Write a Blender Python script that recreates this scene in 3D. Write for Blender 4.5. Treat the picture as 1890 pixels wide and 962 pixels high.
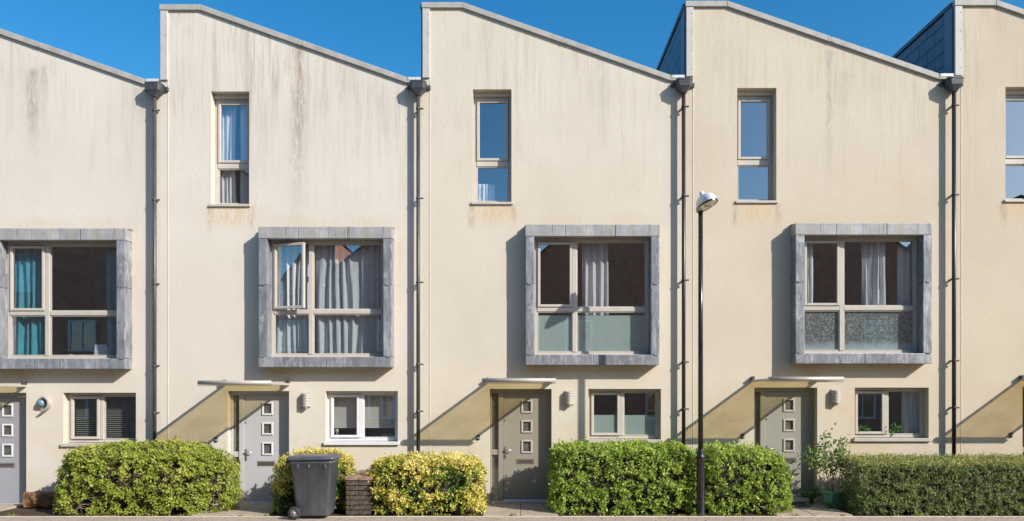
import bpy, bmesh, math, random
import numpy as np
from mathutils import Vector, Matrix, noise as mnoise

# ------------------------------------------------------------------ camera, sky, sun, exposure
for o in list(bpy.data.objects):
    bpy.data.objects.remove(o, do_unlink=True)
S = bpy.context.scene
COL = S.collection
R = math.radians

cam_d = bpy.data.cameras.new('camera')
cam = bpy.data.objects.new('camera', cam_d)
COL.objects.link(cam)
cam.location = (0.0, -14.1, 2.0)
cam.rotation_euler = (R(90), 0, 0)
cam_d.sensor_width = 36.0
cam_d.lens = 36.0 * 14.1 / 18.9
cam_d.shift_x = -19.0 / 1890.0
cam_d.shift_y = 250.0 / 1890.0
cam_d.clip_end = 2000.0
S.camera = cam

KX, KZ = 1.42, 1.04                       # shadow run on the facade per metre of depth
sun_to = Vector((KX, -1.0, KZ)).normalized()
SUN_EL = math.asin(sun_to.z)
SUN_AZ = math.atan2(sun_to.x, sun_to.y)   # clockwise from +Y

W = bpy.data.worlds.new('World')
S.world = W
W.use_nodes = True
wt = W.node_tree
bg = wt.nodes['Background']
sky = wt.nodes.new('ShaderNodeTexSky')
sky.sky_type = 'NISHITA'
sky.sun_disc = False
sky.sun_elevation = SUN_EL
sky.sun_rotation = SUN_AZ
sky.altitude = 0
sky.air_density = 1.0
sky.dust_density = 1.1
sky.ozone_density = 3.5
hs = wt.nodes.new('ShaderNodeHueSaturation')
hs.inputs['Saturation'].default_value = 1.36
hs.inputs['Hue'].default_value = 0.492
wt.links.new(sky.outputs[0], hs.inputs['Color'])
wt.links.new(hs.outputs[0], bg.inputs['Color'])
bg.inputs['Strength'].default_value = 0.12

sl = bpy.data.lights.new('sun', 'SUN')
sl.energy = 4.4
sl.angle = R(0.5)
sl.color = (1.0, 0.94, 0.87)
so = bpy.data.objects.new('sun', sl)
COL.objects.link(so)
so.location = (20, -20, 20)
so.rotation_euler = (-sun_to).to_track_quat('-Z', 'Y').to_euler()

S.view_settings.view_transform = 'Standard'
S.view_settings.look = 'None'
S.view_settings.gamma = 1.0
S.view_settings.exposure = 0.55
S.view_settings.use_curve_mapping = False
S.cycles.max_bounces = 8
S.cycles.transparent_max_bounces = 16
S.cycles.caustics_reflective = False
S.cycles.caustics_refractive = False

rng = np.random.default_rng(7)
random.seed(7)

# ------------------------------------------------------------------ helpers
class MB:
    """collects shapes and links them as one mesh object"""
    def __init__(self):
        self.v = []; self.f = []; self.smooth = []
    def add(self, vs, fs, smooth=False):
        b = len(self.v)
        self.v += [tuple(p) for p in vs]
        self.f += [tuple(b + i for i in f) for f in fs]
        self.smooth += [smooth] * len(fs)
        return self
    def box(self, x0, x1, y0, y1, z0, z1):
        vs = [(x0,y0,z0),(x1,y0,z0),(x1,y1,z0),(x0,y1,z0),(x0,y0,z1),(x1,y0,z1),(x1,y1,z1),(x0,y1,z1)]
        fs = [(0,3,2,1),(4,5,6,7),(0,1,5,4),(1,2,6,5),(2,3,7,6),(3,0,4,7)]
        return self.add(vs, fs)
    def ring(self, x0, x1, y0, y1, z0, z1, w, wb=None, wt=None):
        wb = w if wb is None else wb; wt = w if wt is None else wt
        self.box(x0, x0+w, y0, y1, z0, z1); self.box(x1-w, x1, y0, y1, z0, z1)
        self.box(x0+w, x1-w, y0, y1, z0, z0+wb); self.box(x0+w, x1-w, y0, y1, z1-wt, z1)
        return self
    def tube(self, pts, r, n=12, caps=True):
        pts = [Vector(p) for p in pts]
        rs = r if isinstance(r, (list, tuple)) else [r]*len(pts)
        vs = []; fs = []
        up = None
        for i, p in enumerate(pts):
            d = (pts[min(i+1, len(pts)-1)] - pts[max(i-1, 0)]).normalized()
            if up is None or abs(d.dot(up)) > .95:
                up = Vector((0,0,1)) if abs(d.z) < .9 else Vector((0,1,0))
            a = d.cross(up).normalized(); b = d.cross(a).normalized()
            for k in range(n):
                t = 2*math.pi*k/n
                vs.append(p + (a*math.cos(t) + b*math.sin(t))*rs[i])
        for i in range(len(pts)-1):
            for k in range(n):
                k2 = (k+1) % n
                fs.append((i*n+k, i*n+k2, (i+1)*n+k2, (i+1)*n+k))
        self.add(vs, fs, True)
        if caps:
            b = len(self.v) - len(vs)
            self.f.append(tuple(b+k for k in range(n))[::-1]); self.smooth.append(False)
            self.f.append(tuple(b+(len(pts)-1)*n+k for k in range(n))); self.smooth.append(False)
        return self
    def lathe(self, prof, n=24, center=(0,0,0), axis='Z'):
        vs = []; fs = []
        for (r, h) in prof:
            for k in range(n):
                t = 2*math.pi*k/n
                if axis == 'Z': p = (r*math.cos(t), r*math.sin(t), h)
                else: p = (r*math.cos(t), h, r*math.sin(t))
                vs.append((p[0]+center[0], p[1]+center[1], p[2]+center[2]))
        for i in range(len(prof)-1):
            for k in range(n):
                k2 = (k+1) % n
                fs.append((i*n+k, i*n+k2, (i+1)*n+k2, (i+1)*n+k))
        return self.add(vs, fs, True)
    def prism(self, poly, y0, y1):
        """polygon in x,z extruded along y"""
        n = len(poly)
        vs = [(x, y0, z) for x, z in poly] + [(x, y1, z) for x, z in poly]
        fs = [tuple(range(n)), tuple(range(2*n-1, n-1, -1))]
        for i in range(n):
            j = (i+1) % n
            fs.append((i, i+n, j+n, j))
        return self.add(vs, fs)
    def build(self, name, mat, parent=None, bevel=0.0, seg=1):
        me = bpy.data.meshes.new(name)
        me.from_pydata(self.v, [], self.f)
        me.polygons.foreach_set('use_smooth', self.smooth)
        bm = bmesh.new(); bm.from_mesh(me)
        if bevel > 0:
            es = [e for e in bm.edges if len(e.link_faces) == 2 and e.calc_face_angle(0) > 0.5]
            bmesh.ops.bevel(bm, geom=es, offset=bevel, segments=seg, affect='EDGES', profile=0.6, clamp_overlap=True)
        bmesh.ops.recalc_face_normals(bm, faces=bm.faces)
        bm.to_mesh(me); bm.free()
        return link(name, me, mat, parent)

def link(name, me, mat, parent=None):
    o = bpy.data.objects.new(name, me)
    COL.objects.link(o)
    if mat is not None and not me.materials:
        me.materials.append(mat)
    if parent is not None:
        o.parent = parent
    return o
def empty(name, loc, rz=0):
    o = bpy.data.objects.new(name, None)
    o.empty_display_size = 0.2
    COL.objects.link(o); o.location = loc; o.rotation_euler = (0, 0, rz)
    return o
def tag(o, label=None, cat=None, group=None, kind=None):
    if label: o['label'] = label
    if cat: o['category'] = cat
    if group: o['group'] = group
    if kind: o['kind'] = kind
    return o

# ------------------------------------------------------------------ materials
class NT:
    def __init__(self, name):
        self.m = bpy.data.materials.new(name); self.m.use_nodes = True
        self.t = self.m.node_tree; self.n = self.t.nodes; self.l = self.t.links
        self.b = self.n['Principled BSDF']
        self.out = self.n['Material Output']
    def node(self, typ, **kw):
        nd = self.n.new(typ)
        for k, v in kw.items(): setattr(nd, k, v)
        return nd
    def set(self, sock, val):
        if hasattr(val, 'is_output') or hasattr(val, 'links') and not isinstance(val, (int, float, tuple)):
            self.l.new(val, sock)
        else:
            sock.default_value = val
    def math(self, op, a, b=0.0, c=None, clamp=False):
        nd = self.node('ShaderNodeMath', operation=op, use_clamp=clamp)
        self.set(nd.inputs[0], a); self.set(nd.inputs[1], b)
        if c is not None: self.set(nd.inputs[2], c)
        return nd.outputs[0]
    def coord(self, which='Object'):
        return self.node('ShaderNodeTexCoord').outputs[which]
    def mapping(self, vec, scale=(1,1,1), loc=(0,0,0), rot=(0,0,0)):
        nd = self.node('ShaderNodeMapping')
        self.l.new(vec, nd.inputs[0])
        nd.inputs['Scale'].default_value = scale; nd.inputs['Location'].default_value = loc
        nd.inputs['Rotation'].default_value = rot
        return nd.outputs[0]
    def noise(self, vec, scale, detail=3, rough=.55):
        nd = self.node('ShaderNodeTexNoise')
        self.l.new(vec, nd.inputs['Vector'])
        nd.inputs['Scale'].default_value = scale; nd.inputs['Detail'].default_value = detail
        nd.inputs['Roughness'].default_value = rough
        return nd.outputs['Fac']
    def ramp(self, fac, stops):
        nd = self.node('ShaderNodeValToRGB')
        el = nd.color_ramp.elements
        while len(el) < len(stops): el.new(0.5)
        for e, (p, c) in zip(el, stops):
            e.position = p
            e.color = (c, c, c, 1) if isinstance(c, (int, float)) else (c[0], c[1], c[2], 1)
        self.l.new(fac, nd.inputs[0])
        return nd.outputs[0]
    def mix(self, fac, a, b, blend='MIX'):
        nd = self.node('ShaderNodeMix', data_type='RGBA', blend_type=blend)
        self.set(nd.inputs[0], fac)
        for s, v in ((nd.inputs[6], a), (nd.inputs[7], b)):
            if isinstance(v, tuple): s.default_value = (v[0], v[1], v[2], 1)
            else: self.l.new(v, s)
        return nd.outputs[2]
    def sstep(self, x, a, b, lo=0.0, hi=1.0):
        nd = self.node('ShaderNodeMapRange', interpolation_type='SMOOTHSTEP')
        self.set(nd.inputs[0], x)
        nd.inputs[1].default_value = a; nd.inputs[2].default_value = b
        nd.inputs[3].default_value = lo; nd.inputs[4].default_value = hi
        return nd.outputs[0]
    def bump(self, h, strength, dist=.02):
        nd = self.node('ShaderNodeBump')
        nd.inputs['Strength'].default_value = strength; nd.inputs['Distance'].default_value = dist
        self.l.new(h, nd.inputs['Height'])
        self.l.new(nd.outputs[0], self.b.inputs['Normal'])
        return nd.outputs[0]
    def color(self, c):
        if isinstance(c, tuple): self.b.inputs['Base Color'].default_value = (c[0], c[1], c[2], 1)
        else: self.l.new(c, self.b.inputs['Base Color'])
    def rough(self, r): self.set(self.b.inputs['Roughness'], r)

def simple(name, c, rough=.5, metal=0.0, var=.12, scale=9.0, bump=0.0, spec=None):
    t = NT(name)
    co = t.coord()
    nz = t.noise(co, scale, 4)
    lo = tuple(x*(1-var) for x in c); hi = tuple(min(1, x*(1+var)) for x in c)
    t.color(t.ramp(nz, [(.3, lo), (.7, hi)]))
    t.rough(rough); t.b.inputs['Metallic'].default_value = metal
    if spec is not None: t.b.inputs['Specular IOR Level'].default_value = spec
    if bump: t.bump(t.noise(co, scale*9, 3), bump, .01)
    return t.m

def wall_material(name, c_hi, c_lo, stains, streak=.5, seed=0.0):
    t = NT(name)
    co = t.coord()
    sep = t.node('ShaderNodeSeparateXYZ'); t.l.new(co, sep.inputs[0])
    X, Z = sep.outputs[0], sep.outputs[2]
    shifted = t.mapping(co, (1,1,1), (seed, 0, seed))
    base = t.mix(t.ramp(t.noise(shifted, .55, 3), [(.35, 0.0), (.68, 1.0)]), c_hi, c_lo)
    # greyer, streaky weathering on the upper storey
    st = t.noise(t.mapping(co, (5.5, 1, .32), (seed, 0, seed)), 1.6, 5, .65)
    stf = t.noise(t.mapping(co, (17, 1, .8), (seed, 0, -seed)), 1.6, 3, .6)
    up = t.sstep(Z, 4.6, 8.4)
    m1 = t.math('MULTIPLY', t.sstep(st, .44, .72), up)
    m2 = t.math('MULTIPLY', t.sstep(stf, .46, .76), up)
    m = t.math('MULTIPLY', t.math('ADD', m1, t.math('MULTIPLY', m2, .7)), streak, clamp=True)
    m = t.math('MULTIPLY', m, t.sstep(t.noise(t.mapping(co, (1, 1, .5), (seed*2, 0, 0)), 1.1, 3), .36, .62, .25, 1.15), clamp=True)
    base = t.mix(m, base, tuple(x*f for x, f in zip(c_lo, (.62, .58, .55))))
    # blotchy yellowing low down
    low = t.math('MULTIPLY', t.sstep(Z, 2.9, 1.2), t.sstep(t.noise(shifted, 1.7, 4), .42, .7))
    base = t.mix(t.math('MULTIPLY', low, .45), base, tuple(x*f for x, f in zip(c_lo, (.98, .9, .68))))
    # stains with a shape of their own
    wob = t.math('MULTIPLY', t.math('SUBTRACT', t.noise(t.mapping(co, (3, 1, .9), (seed, 0, 0)), 2.2, 4), .5), .16)
    Xw = t.math('ADD', X, wob)
    brk = t.sstep(t.noise(t.mapping(co, (9, 1, 2.2), (0, 0, seed)), 1.8, 4, .7), .30, .62)
    for (cx, w, z_top, z_bot, s, c) in stains:
        dx = t.math('DIVIDE', t.math('SUBTRACT', Xw, cx), w)
        g = t.math('POWER', 2.718, t.math('MULTIPLY', t.math('MULTIPLY', dx, dx), -1.0))
        fa = t.sstep(Z, z_bot, z_bot + (z_top - z_bot)*.75)
        fb = t.sstep(Z, z_top + .12, z_top - .04)
        k = t.math('MULTIPLY', t.math('MULTIPLY', g, fa), t.math('MULTIPLY', fb, brk))
        base = t.mix(t.math('MULTIPLY', k, s, clamp=True), base, c)
    # grain of the sprayed render
    gr = t.noise(co, 34, 4, .75)
    gr2 = t.noise(co, 95, 2, .7)
    g = t.math('ADD', t.math('MULTIPLY', gr, .5), t.math('MULTIPLY', gr2, .5))
    base = t.mix(1.0, base, t.ramp(g, [(.30, .80), (.52, 1.0), (.72, 1.12)]), 'MULTIPLY')
    # odd dark specks
    vo = t.node('ShaderNodeTexVoronoi'); t.l.new(co, vo.inputs['Vector']); vo.inputs['Scale'].default_value = 2.3
    sp = t.math('LESS_THAN', vo.outputs['Distance'], .022)
    base = t.mix(t.math('MULTIPLY', sp, .45), base, (.16, .13, .1))
    t.color(base); t.rough(.93); t.b.inputs['Specular IOR Level'].default_value = .15
    t.bump(g, .55, .012)
    return t.m

def lead_material():
    t = NT('lead')
    co = t.coord()
    rnd = t.node('ShaderNodeObjectInfo').outputs['Random']
    off = t.node('ShaderNodeVectorMath', operation='ADD'); t.l.new(co, off.inputs[0])
    cmb = t.node('ShaderNodeCombineXYZ')
    for i in range(3): t.l.new(t.math('MULTIPLY', rnd, 17.0+i*5), cmb.inputs[i])
    t.l.new(cmb.outputs[0], off.inputs[1])
    v = off.outputs[0]
    a = t.noise(t.mapping(v, (1.1, 1.1, .8)), 1.6, 3, .5)
    b = t.noise(t.mapping(v, (5, 5, 1.2)), 2.0, 5, .72)
    c = t.ramp(a, [(.30, (.155, .165, .185)), (.70, (.27, .28, .30))])
    c = t.mix(t.ramp(b, [(.48, 0.0), (.70, .75)]), c, (.48, .49, .51))
    c = t.mix(t.ramp(t.noise(t.mapping(v, (6, 6, 1.6)), 2.6, 4, .7), [(.56, 0.0), (.68, .7)]), c, (.095, .10, .12))
    c = t.mix(t.ramp(t.noise(v, 3.0, 5, .8), [(.60, 0.0), (.66, .5)]), c, (.56, .56, .56))
    t.color(c); t.rough(.48); t.b.inputs['Metallic'].default_value = .15
    t.bump(t.noise(v, 5, 4), .45, .02)
    return t.m

def lead_top_material():
    t = NT('lead_stained')
    v = t.coord()
    a = t.noise(t.mapping(v, (2.4, 2.4, 1.6)), 1.6, 5, .65)
    c = t.ramp(a, [(.25, (.20, .21, .23)), (.5, (.31, .32, .34)), (.75, (.45, .45, .45))])
    b = t.noise(t.mapping(v, (6, 6, .5)), 2.0, 4, .7)
    c = t.mix(t.ramp(b, [(.45, 0.0), (.66, .65)]), c, (.40, .33, .19))
    c = t.mix(t.ramp(t.noise(t.mapping(v, (8, 8, .4)), 3.1, 3), [(.60, 0.0), (.70, .6)]), c, (.10, .09, .085))
    t.color(c); t.rough(.55)
    t.bump(t.noise(v, 5, 4), .4, .02)
    return t.m

def glass_material(name, k=.16, tint=(.80, .86, .86)):
    t = NT(name)
    co = t.coord('Object')
    lw = t.node('ShaderNodeLayerWeight'); lw.inputs['Blend'].default_value = .5
    fz = t.math('MULTIPLY', t.math('POWER', lw.outputs['Facing'], 3.5), .8)
    gl = t.node('ShaderNodeBsdfGlossy'); gl.inputs['Roughness'].default_value = .0
    gl.inputs['Color'].default_value = (.97, .98, 1, 1)
    bp = t.node('ShaderNodeBump'); bp.inputs['Strength'].default_value = .05; bp.inputs['Distance'].default_value = .008
    t.l.new(t.noise(co, 1.7, 2), bp.inputs['Height'])
    t.l.new(bp.outputs[0], gl.inputs['Normal'])
    tr = t.node('ShaderNodeBsdfTransparent'); tr.inputs[0].default_value = (*tint, 1)
    mx = t.node('ShaderNodeMixShader')
    t.l.new(t.math('ADD', fz, k, clamp=True), mx.inputs[0])
    t.l.new(tr.outputs[0], mx.inputs[1]); t.l.new(gl.outputs[0], mx.inputs[2])
    t.l.new(mx.outputs[0], t.out.inputs['Surface'])
    return t.m

def canopy_glass():
    t = NT('canopy_glass')
    co = t.coord()
    df = t.node('ShaderNodeBsdfDiffuse'); df.inputs[0].default_value = (.55, .50, .36, 1)
    tr = t.node('ShaderNodeBsdfTransparent')
    t.l.new(t.ramp(t.noise(t.mapping(co, (1.2, 1.6, 1)), 2.2, 5, .6), [(.3, (.80, .72, .50)), (.72, (.95, .89, .70))]), tr.inputs[0])
    gl = t.node('ShaderNodeBsdfGlossy'); gl.inputs['Roughness'].default_value = .05
    m1 = t.node('ShaderNodeMixShader'); m1.inputs[0].default_value = .11
    t.l.new(tr.outputs[0], m1.inputs[1]); t.l.new(df.outputs[0], m1.inputs[2])
    m2 = t.node('ShaderNodeMixShader'); m2.inputs[0].default_value = .05
    t.l.new(m1.outputs[0], m2.inputs[1]); t.l.new(gl.outputs[0], m2.inputs[2])
    t.l.new(m2.outputs[0], t.out.inputs['Surface'])
    return t.m

def leaf_material(name, stops, trans=.35, rough=.45):
    t = NT(name)
    at = t.node('ShaderNodeAttribute'); at.attribute_name = 'leafvar'
    c = t.ramp(at.outputs['Fac'], stops)
    t.color(c); t.rough(rough); t.b.inputs['Specular IOR Level'].default_value = .35
    tl = t.node('ShaderNodeBsdfTranslucent'); t.l.new(c, tl.inputs[0])
    mx = t.node('ShaderNodeMixShader'); mx.inputs[0].default_value = trans
    t.l.new(t.b.outputs[0], mx.inputs[1]); t.l.new(tl.outputs[0], mx.inputs[2])
    t.l.new(mx.outputs[0], t.out.inputs['Surface'])
    return t.m

def ground_material(name, c1, c2, grain=90, bump=.4, spots=None):
    t = NT(name)
    co = t.coord()
    a = t.noise(co, 1.3, 5, .6); b = t.noise(co, grain, 3, .7); d = t.noise(co, 9, 4, .6)
    c = t.mix(t.ramp(a, [(.3, 0.0), (.7, 1.0)]), c1, c2)
    c = t.mix(1.0, c, t.ramp(b, [(.3, .68), (.5, 1.0), (.72, 1.3)]), 'MULTIPLY')
    c = t.mix(1.0, c, t.ramp(d, [(.3, .86), (.7, 1.1)]), 'MULTIPLY')
    if spots: c = t.mix(t.ramp(t.noise(co, 3.2, 5, .7), [(.55, 0.0), (.66, .7)]), c, spots)
    t.color(c); t.rough(.92); t.b.inputs['Specular IOR Level'].default_value = .2
    t.bump(t.math('ADD', b, d), bump, .01)
    return t.m

def brick_material(name, c1, c2, mortar):
    t = NT(name)
    co = t.coord()
    br = t.node('ShaderNodeTexBrick')
    t.l.new(t.mapping(co, (1, 1, 1), (0, 0, 0), (R(90), 0, 0)), br.inputs[0])
    br.inputs['Color1'].default_value = (*c1, 1); br.inputs['Color2'].default_value = (*c2, 1)
    br.inputs['Mortar'].default_value = (*mortar, 1)
    br.inputs['Scale'].default_value = 1.0; br.inputs['Mortar Size'].default_value = .008
    br.inputs['Brick Width'].default_value = .225; br.inputs['Row Height'].default_value = .075
    c = t.mix(1.0, br.outputs[0], t.ramp(t.noise(co, 4, 4), [(.3, .75), (.7, 1.2)]), 'MULTIPLY')
    t.color(c); t.rough(.9)
    return t.m

M = {}
BR = (.34, .26, .20); GY = (.36, .33, .29); RUST = (.60, .42, .22)
sill_stain = [(.90, .05, 5.50, 4.95, .75, BR), (1.68, .05, 5.50, 5.05, .6, BR), (1.3, .42, 5.52, 5.0, .75, RUST), (4.72, .14, 7.6, 6.6, .4, RUST)]
bay_stain = [(2.6, .5, 5.30, 5.08, .35, RUST), (3.8, .4, 5.32, 5.08, .35, RUST), (4.4, .06, 5.2, 2.9, .25, RUST),
             (2.2, .3, 2.56, 2.2, .40, RUST), (3.9, .4, 2.56, 2.15, .35, RUST), (3.1, .2, 1.1, .7, .3, RUST)]
M['wall'] = [  # tint per house; uneven light along the row is put into these colours
    wall_material('render_a', (.655, .605, .525), (.60, .55, .475), [(2.50, .13, 8.05, 6.2, .95, GY), (2.72, .06, 8.15, 7.3, .6, GY), (4.55, .3, 7.75, 7.0, .35, GY)] + sill_stain + bay_stain, .42, 3.1),
    wall_material('render_b', (.665, .615, .53), (.61, .56, .48), [(2.55, .085, 8.45, 5.9, 1.0, BR), (2.52, .15, 7.7, 4.4, .55, GY), (1.6, .12, 8.9, 7.7, .5, GY), (3.4, .2, 8.1, 7.2, .35, GY)] + sill_stain + bay_stain, .62, 11.7),
    wall_material('render_c', (.645, .59, .485), (.59, .535, .435), [(3.3, .12, 8.3, 6.2, .30, GY), (1.2, .15, 8.9, 7.9, .3, GY)] + sill_stain + bay_stain, .34, 23.9),
    wall_material('render_d', (.61, .54, .43), (.56, .49, .38), [(2.64, .05, 8.35, 5.3, .75, GY), (2.9, .15, 7.9, 6.6, .3, GY), (4.0, .2, 5.9, 5.3, .3, RUST)] + sill_stain + bay_stain, .30, 37.3),
    wall_material('render_e', (.58, .505, .39), (.535, .46, .345), sill_stain + bay_stain, .40, 51.1)]
M['lead'] = lead_material()
M['lead_top'] = lead_top_material()
M['coping'] = simple('coping_metal', (.36, .345, .315), .65, 0, .15, 5)
M['trim'] = simple('corner_trim_metal', (.46, .445, .42), .6, 0, .08, 4)
M['flash'] = simple('flashing_white', (.62, .62, .62), .5, .1, .3, 22)
M['slate'] = simple('slate', (.075, .10, .145), .42, 0, .22, 6, .2)
M['slate_edge'] = simple('slate_trim', (.11, .14, .19), .4, .1, .1, 4)
M['roof'] = simple('roof_membrane', (.20, .20, .21), .7, 0, .15, 3)
M['pipe'] = simple('downpipe_plastic', (.06, .057, .06), .38, 0, .25, 7)
M['pipe_dark'] = simple('downpipe_plastic_dark', (.032, .026, .026), .35, 0, .25, 7)
M['hopper'] = simple('hopper_metal', (.06, .063, .07), .42, .1, .2, 9)
M['frame'] = simple('window_frame_taupe', (.50, .455, .395), .42, 0, .06, 4)
M['frame_grey'] = simple('window_frame_stone', (.46, .43, .37), .42, 0, .06, 4)
M['frame_white'] = simple('window_frame_white', (.68, .67, .69), .35, 0, .04, 4)
M['door0'] = simple('door_grey', (.30, .31, .33), .4, 0, .06, 2.5)
M['door1'] = simple('door_pale_grey', (.45, .445, .455), .4, 0, .05, 2.5)
M['door2'] = simple('door_taupe', (.285, .255, .205), .42, 0, .06, 2.5)
M['door3'] = simple('door_sage', (.285, .28, .235), .42, 0, .06, 2.5)
M['vision'] = simple('vision_frame', (.46, .42, .365), .4, 0, .05, 4)
M['vision_white'] = simple('vision_frame_white', (.64, .63, .63), .4, 0, .05, 4)
M['steel'] = simple('brushed_steel', (.48, .46, .44), .28, .8, .1, 12)
M['steel_dark'] = simple('dark_steel', (.10, .10, .105), .4, .6, .2, 12)
M['letter'] = simple('letter_plate', (.14, .11, .10), .35, .4, .2, 12)
M['threshold'] = simple('threshold_aluminium', (.70, .72, .84), .3, .3, .06, 8)
M['glass'] = glass_material('window_glass', .33, (.90, .94, .94))
M['glass_dark'] = glass_material('door_glass', .12, (.92, .93, .90))
M['canopy'] = canopy_glass()
M['pane_backing'] = simple('pane_backing_grey', (.155, .15, .13), .5, 0, .35, 14)  # grey sheet added behind the door glass so the panes don't read black
M['room'] = simple('room_plaster', (.42, .39, .35), .9, 0, .1, 2)
M['kitchen'] = simple('kitchen_wall', (.68, .64, .58), .8, 0, .06, 3)
M['film'] = simple('frosted_film', (.52, .64, .58), .6, 0, .05, 3)
M['cur_teal'] = simple('curtain_teal', (.08, .36, .44), .9, 0, .15, 5)
M['cur_white'] = simple('curtain_white', (.82, .82, .83), .9, 0, .06, 5)
M['cur_grey'] = simple('curtain_grey', (.74, .72, .72), .9, 0, .06, 5)
M['blind'] = simple('blind_slat', (.34, .32, .28), .5, 0, .05, 5)
M['paper'] = simple('paper', (.72, .74, .76), .8, 0, .05, 20)
M['rubber'] = simple('rubber', (.03, .03, .03), .8, 0, .2, 30)
M['bin'] = simple('bin_plastic', (.085, .094, .108), .34, 0, .18, 6, .12)
def bin_material():
    t = NT('bin_plastic_scuffed')
    co = t.coord()
    c = t.ramp(t.noise(t.mapping(co, (2, 2, .7)), 3, 5, .65), [(.3, (.052, .058, .066)), (.7, (.095, .103, .118))])
    c = t.mix(t.ramp(t.noise(t.mapping(co, (3, 3, 9)), 5, 4, .75), [(.62, 0.0), (.70, .5)]), c, (.26, .27, .28))
    vo = t.node('ShaderNodeTexVoronoi'); t.l.new(co, vo.inputs['Vector']); vo.inputs['Scale'].default_value = 9
    c = t.mix(t.math('MULTIPLY', t.math('LESS_THAN', vo.outputs['Distance'], .07), .5), c, (.45, .45, .45))
    t.color(c); t.rough(t.ramp(t.noise(co, 6, 4), [(.3, .28), (.7, .5)]))
    t.bump(t.noise(co, 60, 3), .1, .005)
    return t.m
M['bin'] = bin_material()
M['hub'] = simple('hub_plastic', (.30, .29, .28), .5, 0, .1, 12)
M['lamp_black'] = simple('lamp_post_paint', (.022, .018, .019), .22, 0, .3, 9)
M['lamp_white'] = simple('lamp_head_paint', (.66, .68, .71), .35, .1, .06, 8)
M['lens'] = simple('lamp_lens', (.62, .58, .44), .3, 0, .1, 12)
M['lampsteel'] = simple('wall_lamp_metal', (.43, .40, .36), .45, .1, .06, 8)
M['opal'] = simple('wall_lamp_opal', (.75, .72, .64), .35, 0, .04, 8)
M['pot_green'] = simple('plant_pot_green', (.15, .37, .26), .5, 0, .12, 6)
M['soil'] = ground_material('soil', (.055, .038, .026), (.095, .065, .042), 70, .8)
M['asphalt'] = ground_material('asphalt', (.37, .30, .235), (.43, .355, .285), 110, .5)
M['slab'] = ground_material('paving_slab', (.36, .30, .23), (.44, .37, .29), 70, .3, (.25, .21, .17))
M['kerb'] = ground_material('edging_stone', (.50, .42, .33), (.58, .49, .39), 80, .3)
M['road'] = ground_material('road', (.32, .265, .21), (.37, .31, .25), 110, .5)
M['grass'] = ground_material('earth', (.12, .11, .08), (.16, .14, .10), 30, .5)
M['brickpiece'] = simple('old_brick', (.085, .066, .052), .95, 0, .65, 15, .5)
M['bricktop'] = simple('old_brick_cap', (.26, .165, .12), .92, 0, .4, 11, .5)
M['mortar'] = simple('mortar_dark', (.055, .046, .038), .95, 0, .2, 20)
M['timber'] = simple('weathered_timber', (.19, .095, .04), .95, 0, .6, 7, 1.0)
M['brick_far'] = brick_material('red_brick_wall', (.46, .17, .095), (.56, .25, .14), (.46, .38, .31))
M['tile_far'] = simple('roof_tiles_grey', (.10, .095, .095), .8, 0, .2, 3)
M['twig'] = simple('twig', (.24, .17, .11), .9, 0, .3, 20)
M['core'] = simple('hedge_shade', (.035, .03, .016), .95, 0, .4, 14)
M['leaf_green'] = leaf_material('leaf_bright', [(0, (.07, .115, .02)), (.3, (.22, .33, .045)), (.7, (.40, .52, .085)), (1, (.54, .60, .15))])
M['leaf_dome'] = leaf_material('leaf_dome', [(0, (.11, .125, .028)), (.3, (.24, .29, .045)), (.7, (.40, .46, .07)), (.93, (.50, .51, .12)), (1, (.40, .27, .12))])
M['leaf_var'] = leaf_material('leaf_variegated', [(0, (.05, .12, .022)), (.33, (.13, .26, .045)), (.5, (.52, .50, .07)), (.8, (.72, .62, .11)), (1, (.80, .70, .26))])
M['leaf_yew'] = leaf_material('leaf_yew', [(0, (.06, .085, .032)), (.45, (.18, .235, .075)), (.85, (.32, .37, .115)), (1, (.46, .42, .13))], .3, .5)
M['leaf_rose'] = leaf_material('leaf_rose', [(0, (.09, .15, .05)), (.55, (.20, .32, .09)), (.85, (.32, .46, .12)), (1, (.48, .18, .10))])
M['leaf_house'] = leaf_material('leaf_houseplant', [(0, (.06, .16, .04)), (1, (.22, .38, .10))])

# ------------------------------------------------------------------ ground
def sheet(name, x0, x1, y0, y1, z, mat, thick=None):
    mb = MB()
    if thick: mb.box(x0, x1, y0, y1, z-thick, z)
    else: mb.add([(x0,y0,z),(x1,y0,z),(x1,y1,z),(x0,y1,z)], [(0,1,2,3)])
    o = mb.build(name, mat); o['kind'] = 'structure'
    return o
sheet('ground', -400, 400, -400, 400, -.13, M['grass'])
sheet('planting_bed', -14, 14, -1.40, .02, -.012, M['soil'])
kerb = empty('kerb', (0, 0, 0)); kerb['kind'] = 'structure'
x = -14.0
while x < 14:
    L = .914
    MB().box(x+.003, x+L-.003, -1.455, -1.402, -.12, .006+random.uniform(-.002, .002)).build('edging_stone', M['kerb'], kerb, .006)
    x += L
sheet('pavement', -60, 60, -3.4, -1.457, -.004, M['asphalt'], .1)
sheet('road_kerb', -60, 60, -3.53, -3.402, .0, M['kerb'], .3)
sheet('road', -60, 60, -15.5, -3.53, -.11, M['road'])
sheet('far_pavement', -60, 60, -17.6, -15.5, -.004, M['asphalt'], .1)

# ------------------------------------------------------------------ the terrace
HX = [-11.54, -6.67, -1.84, 3.02, 7.97]
HW = [4.87, 4.83, 4.86, 4.95, 4.95]
HZ = [-.07, -.04, 0.0, .025, .045]
Z_TOP, Z_VAL, X_FLAT, X_VAL = 9.24, 7.90, .74, 4.57

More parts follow.
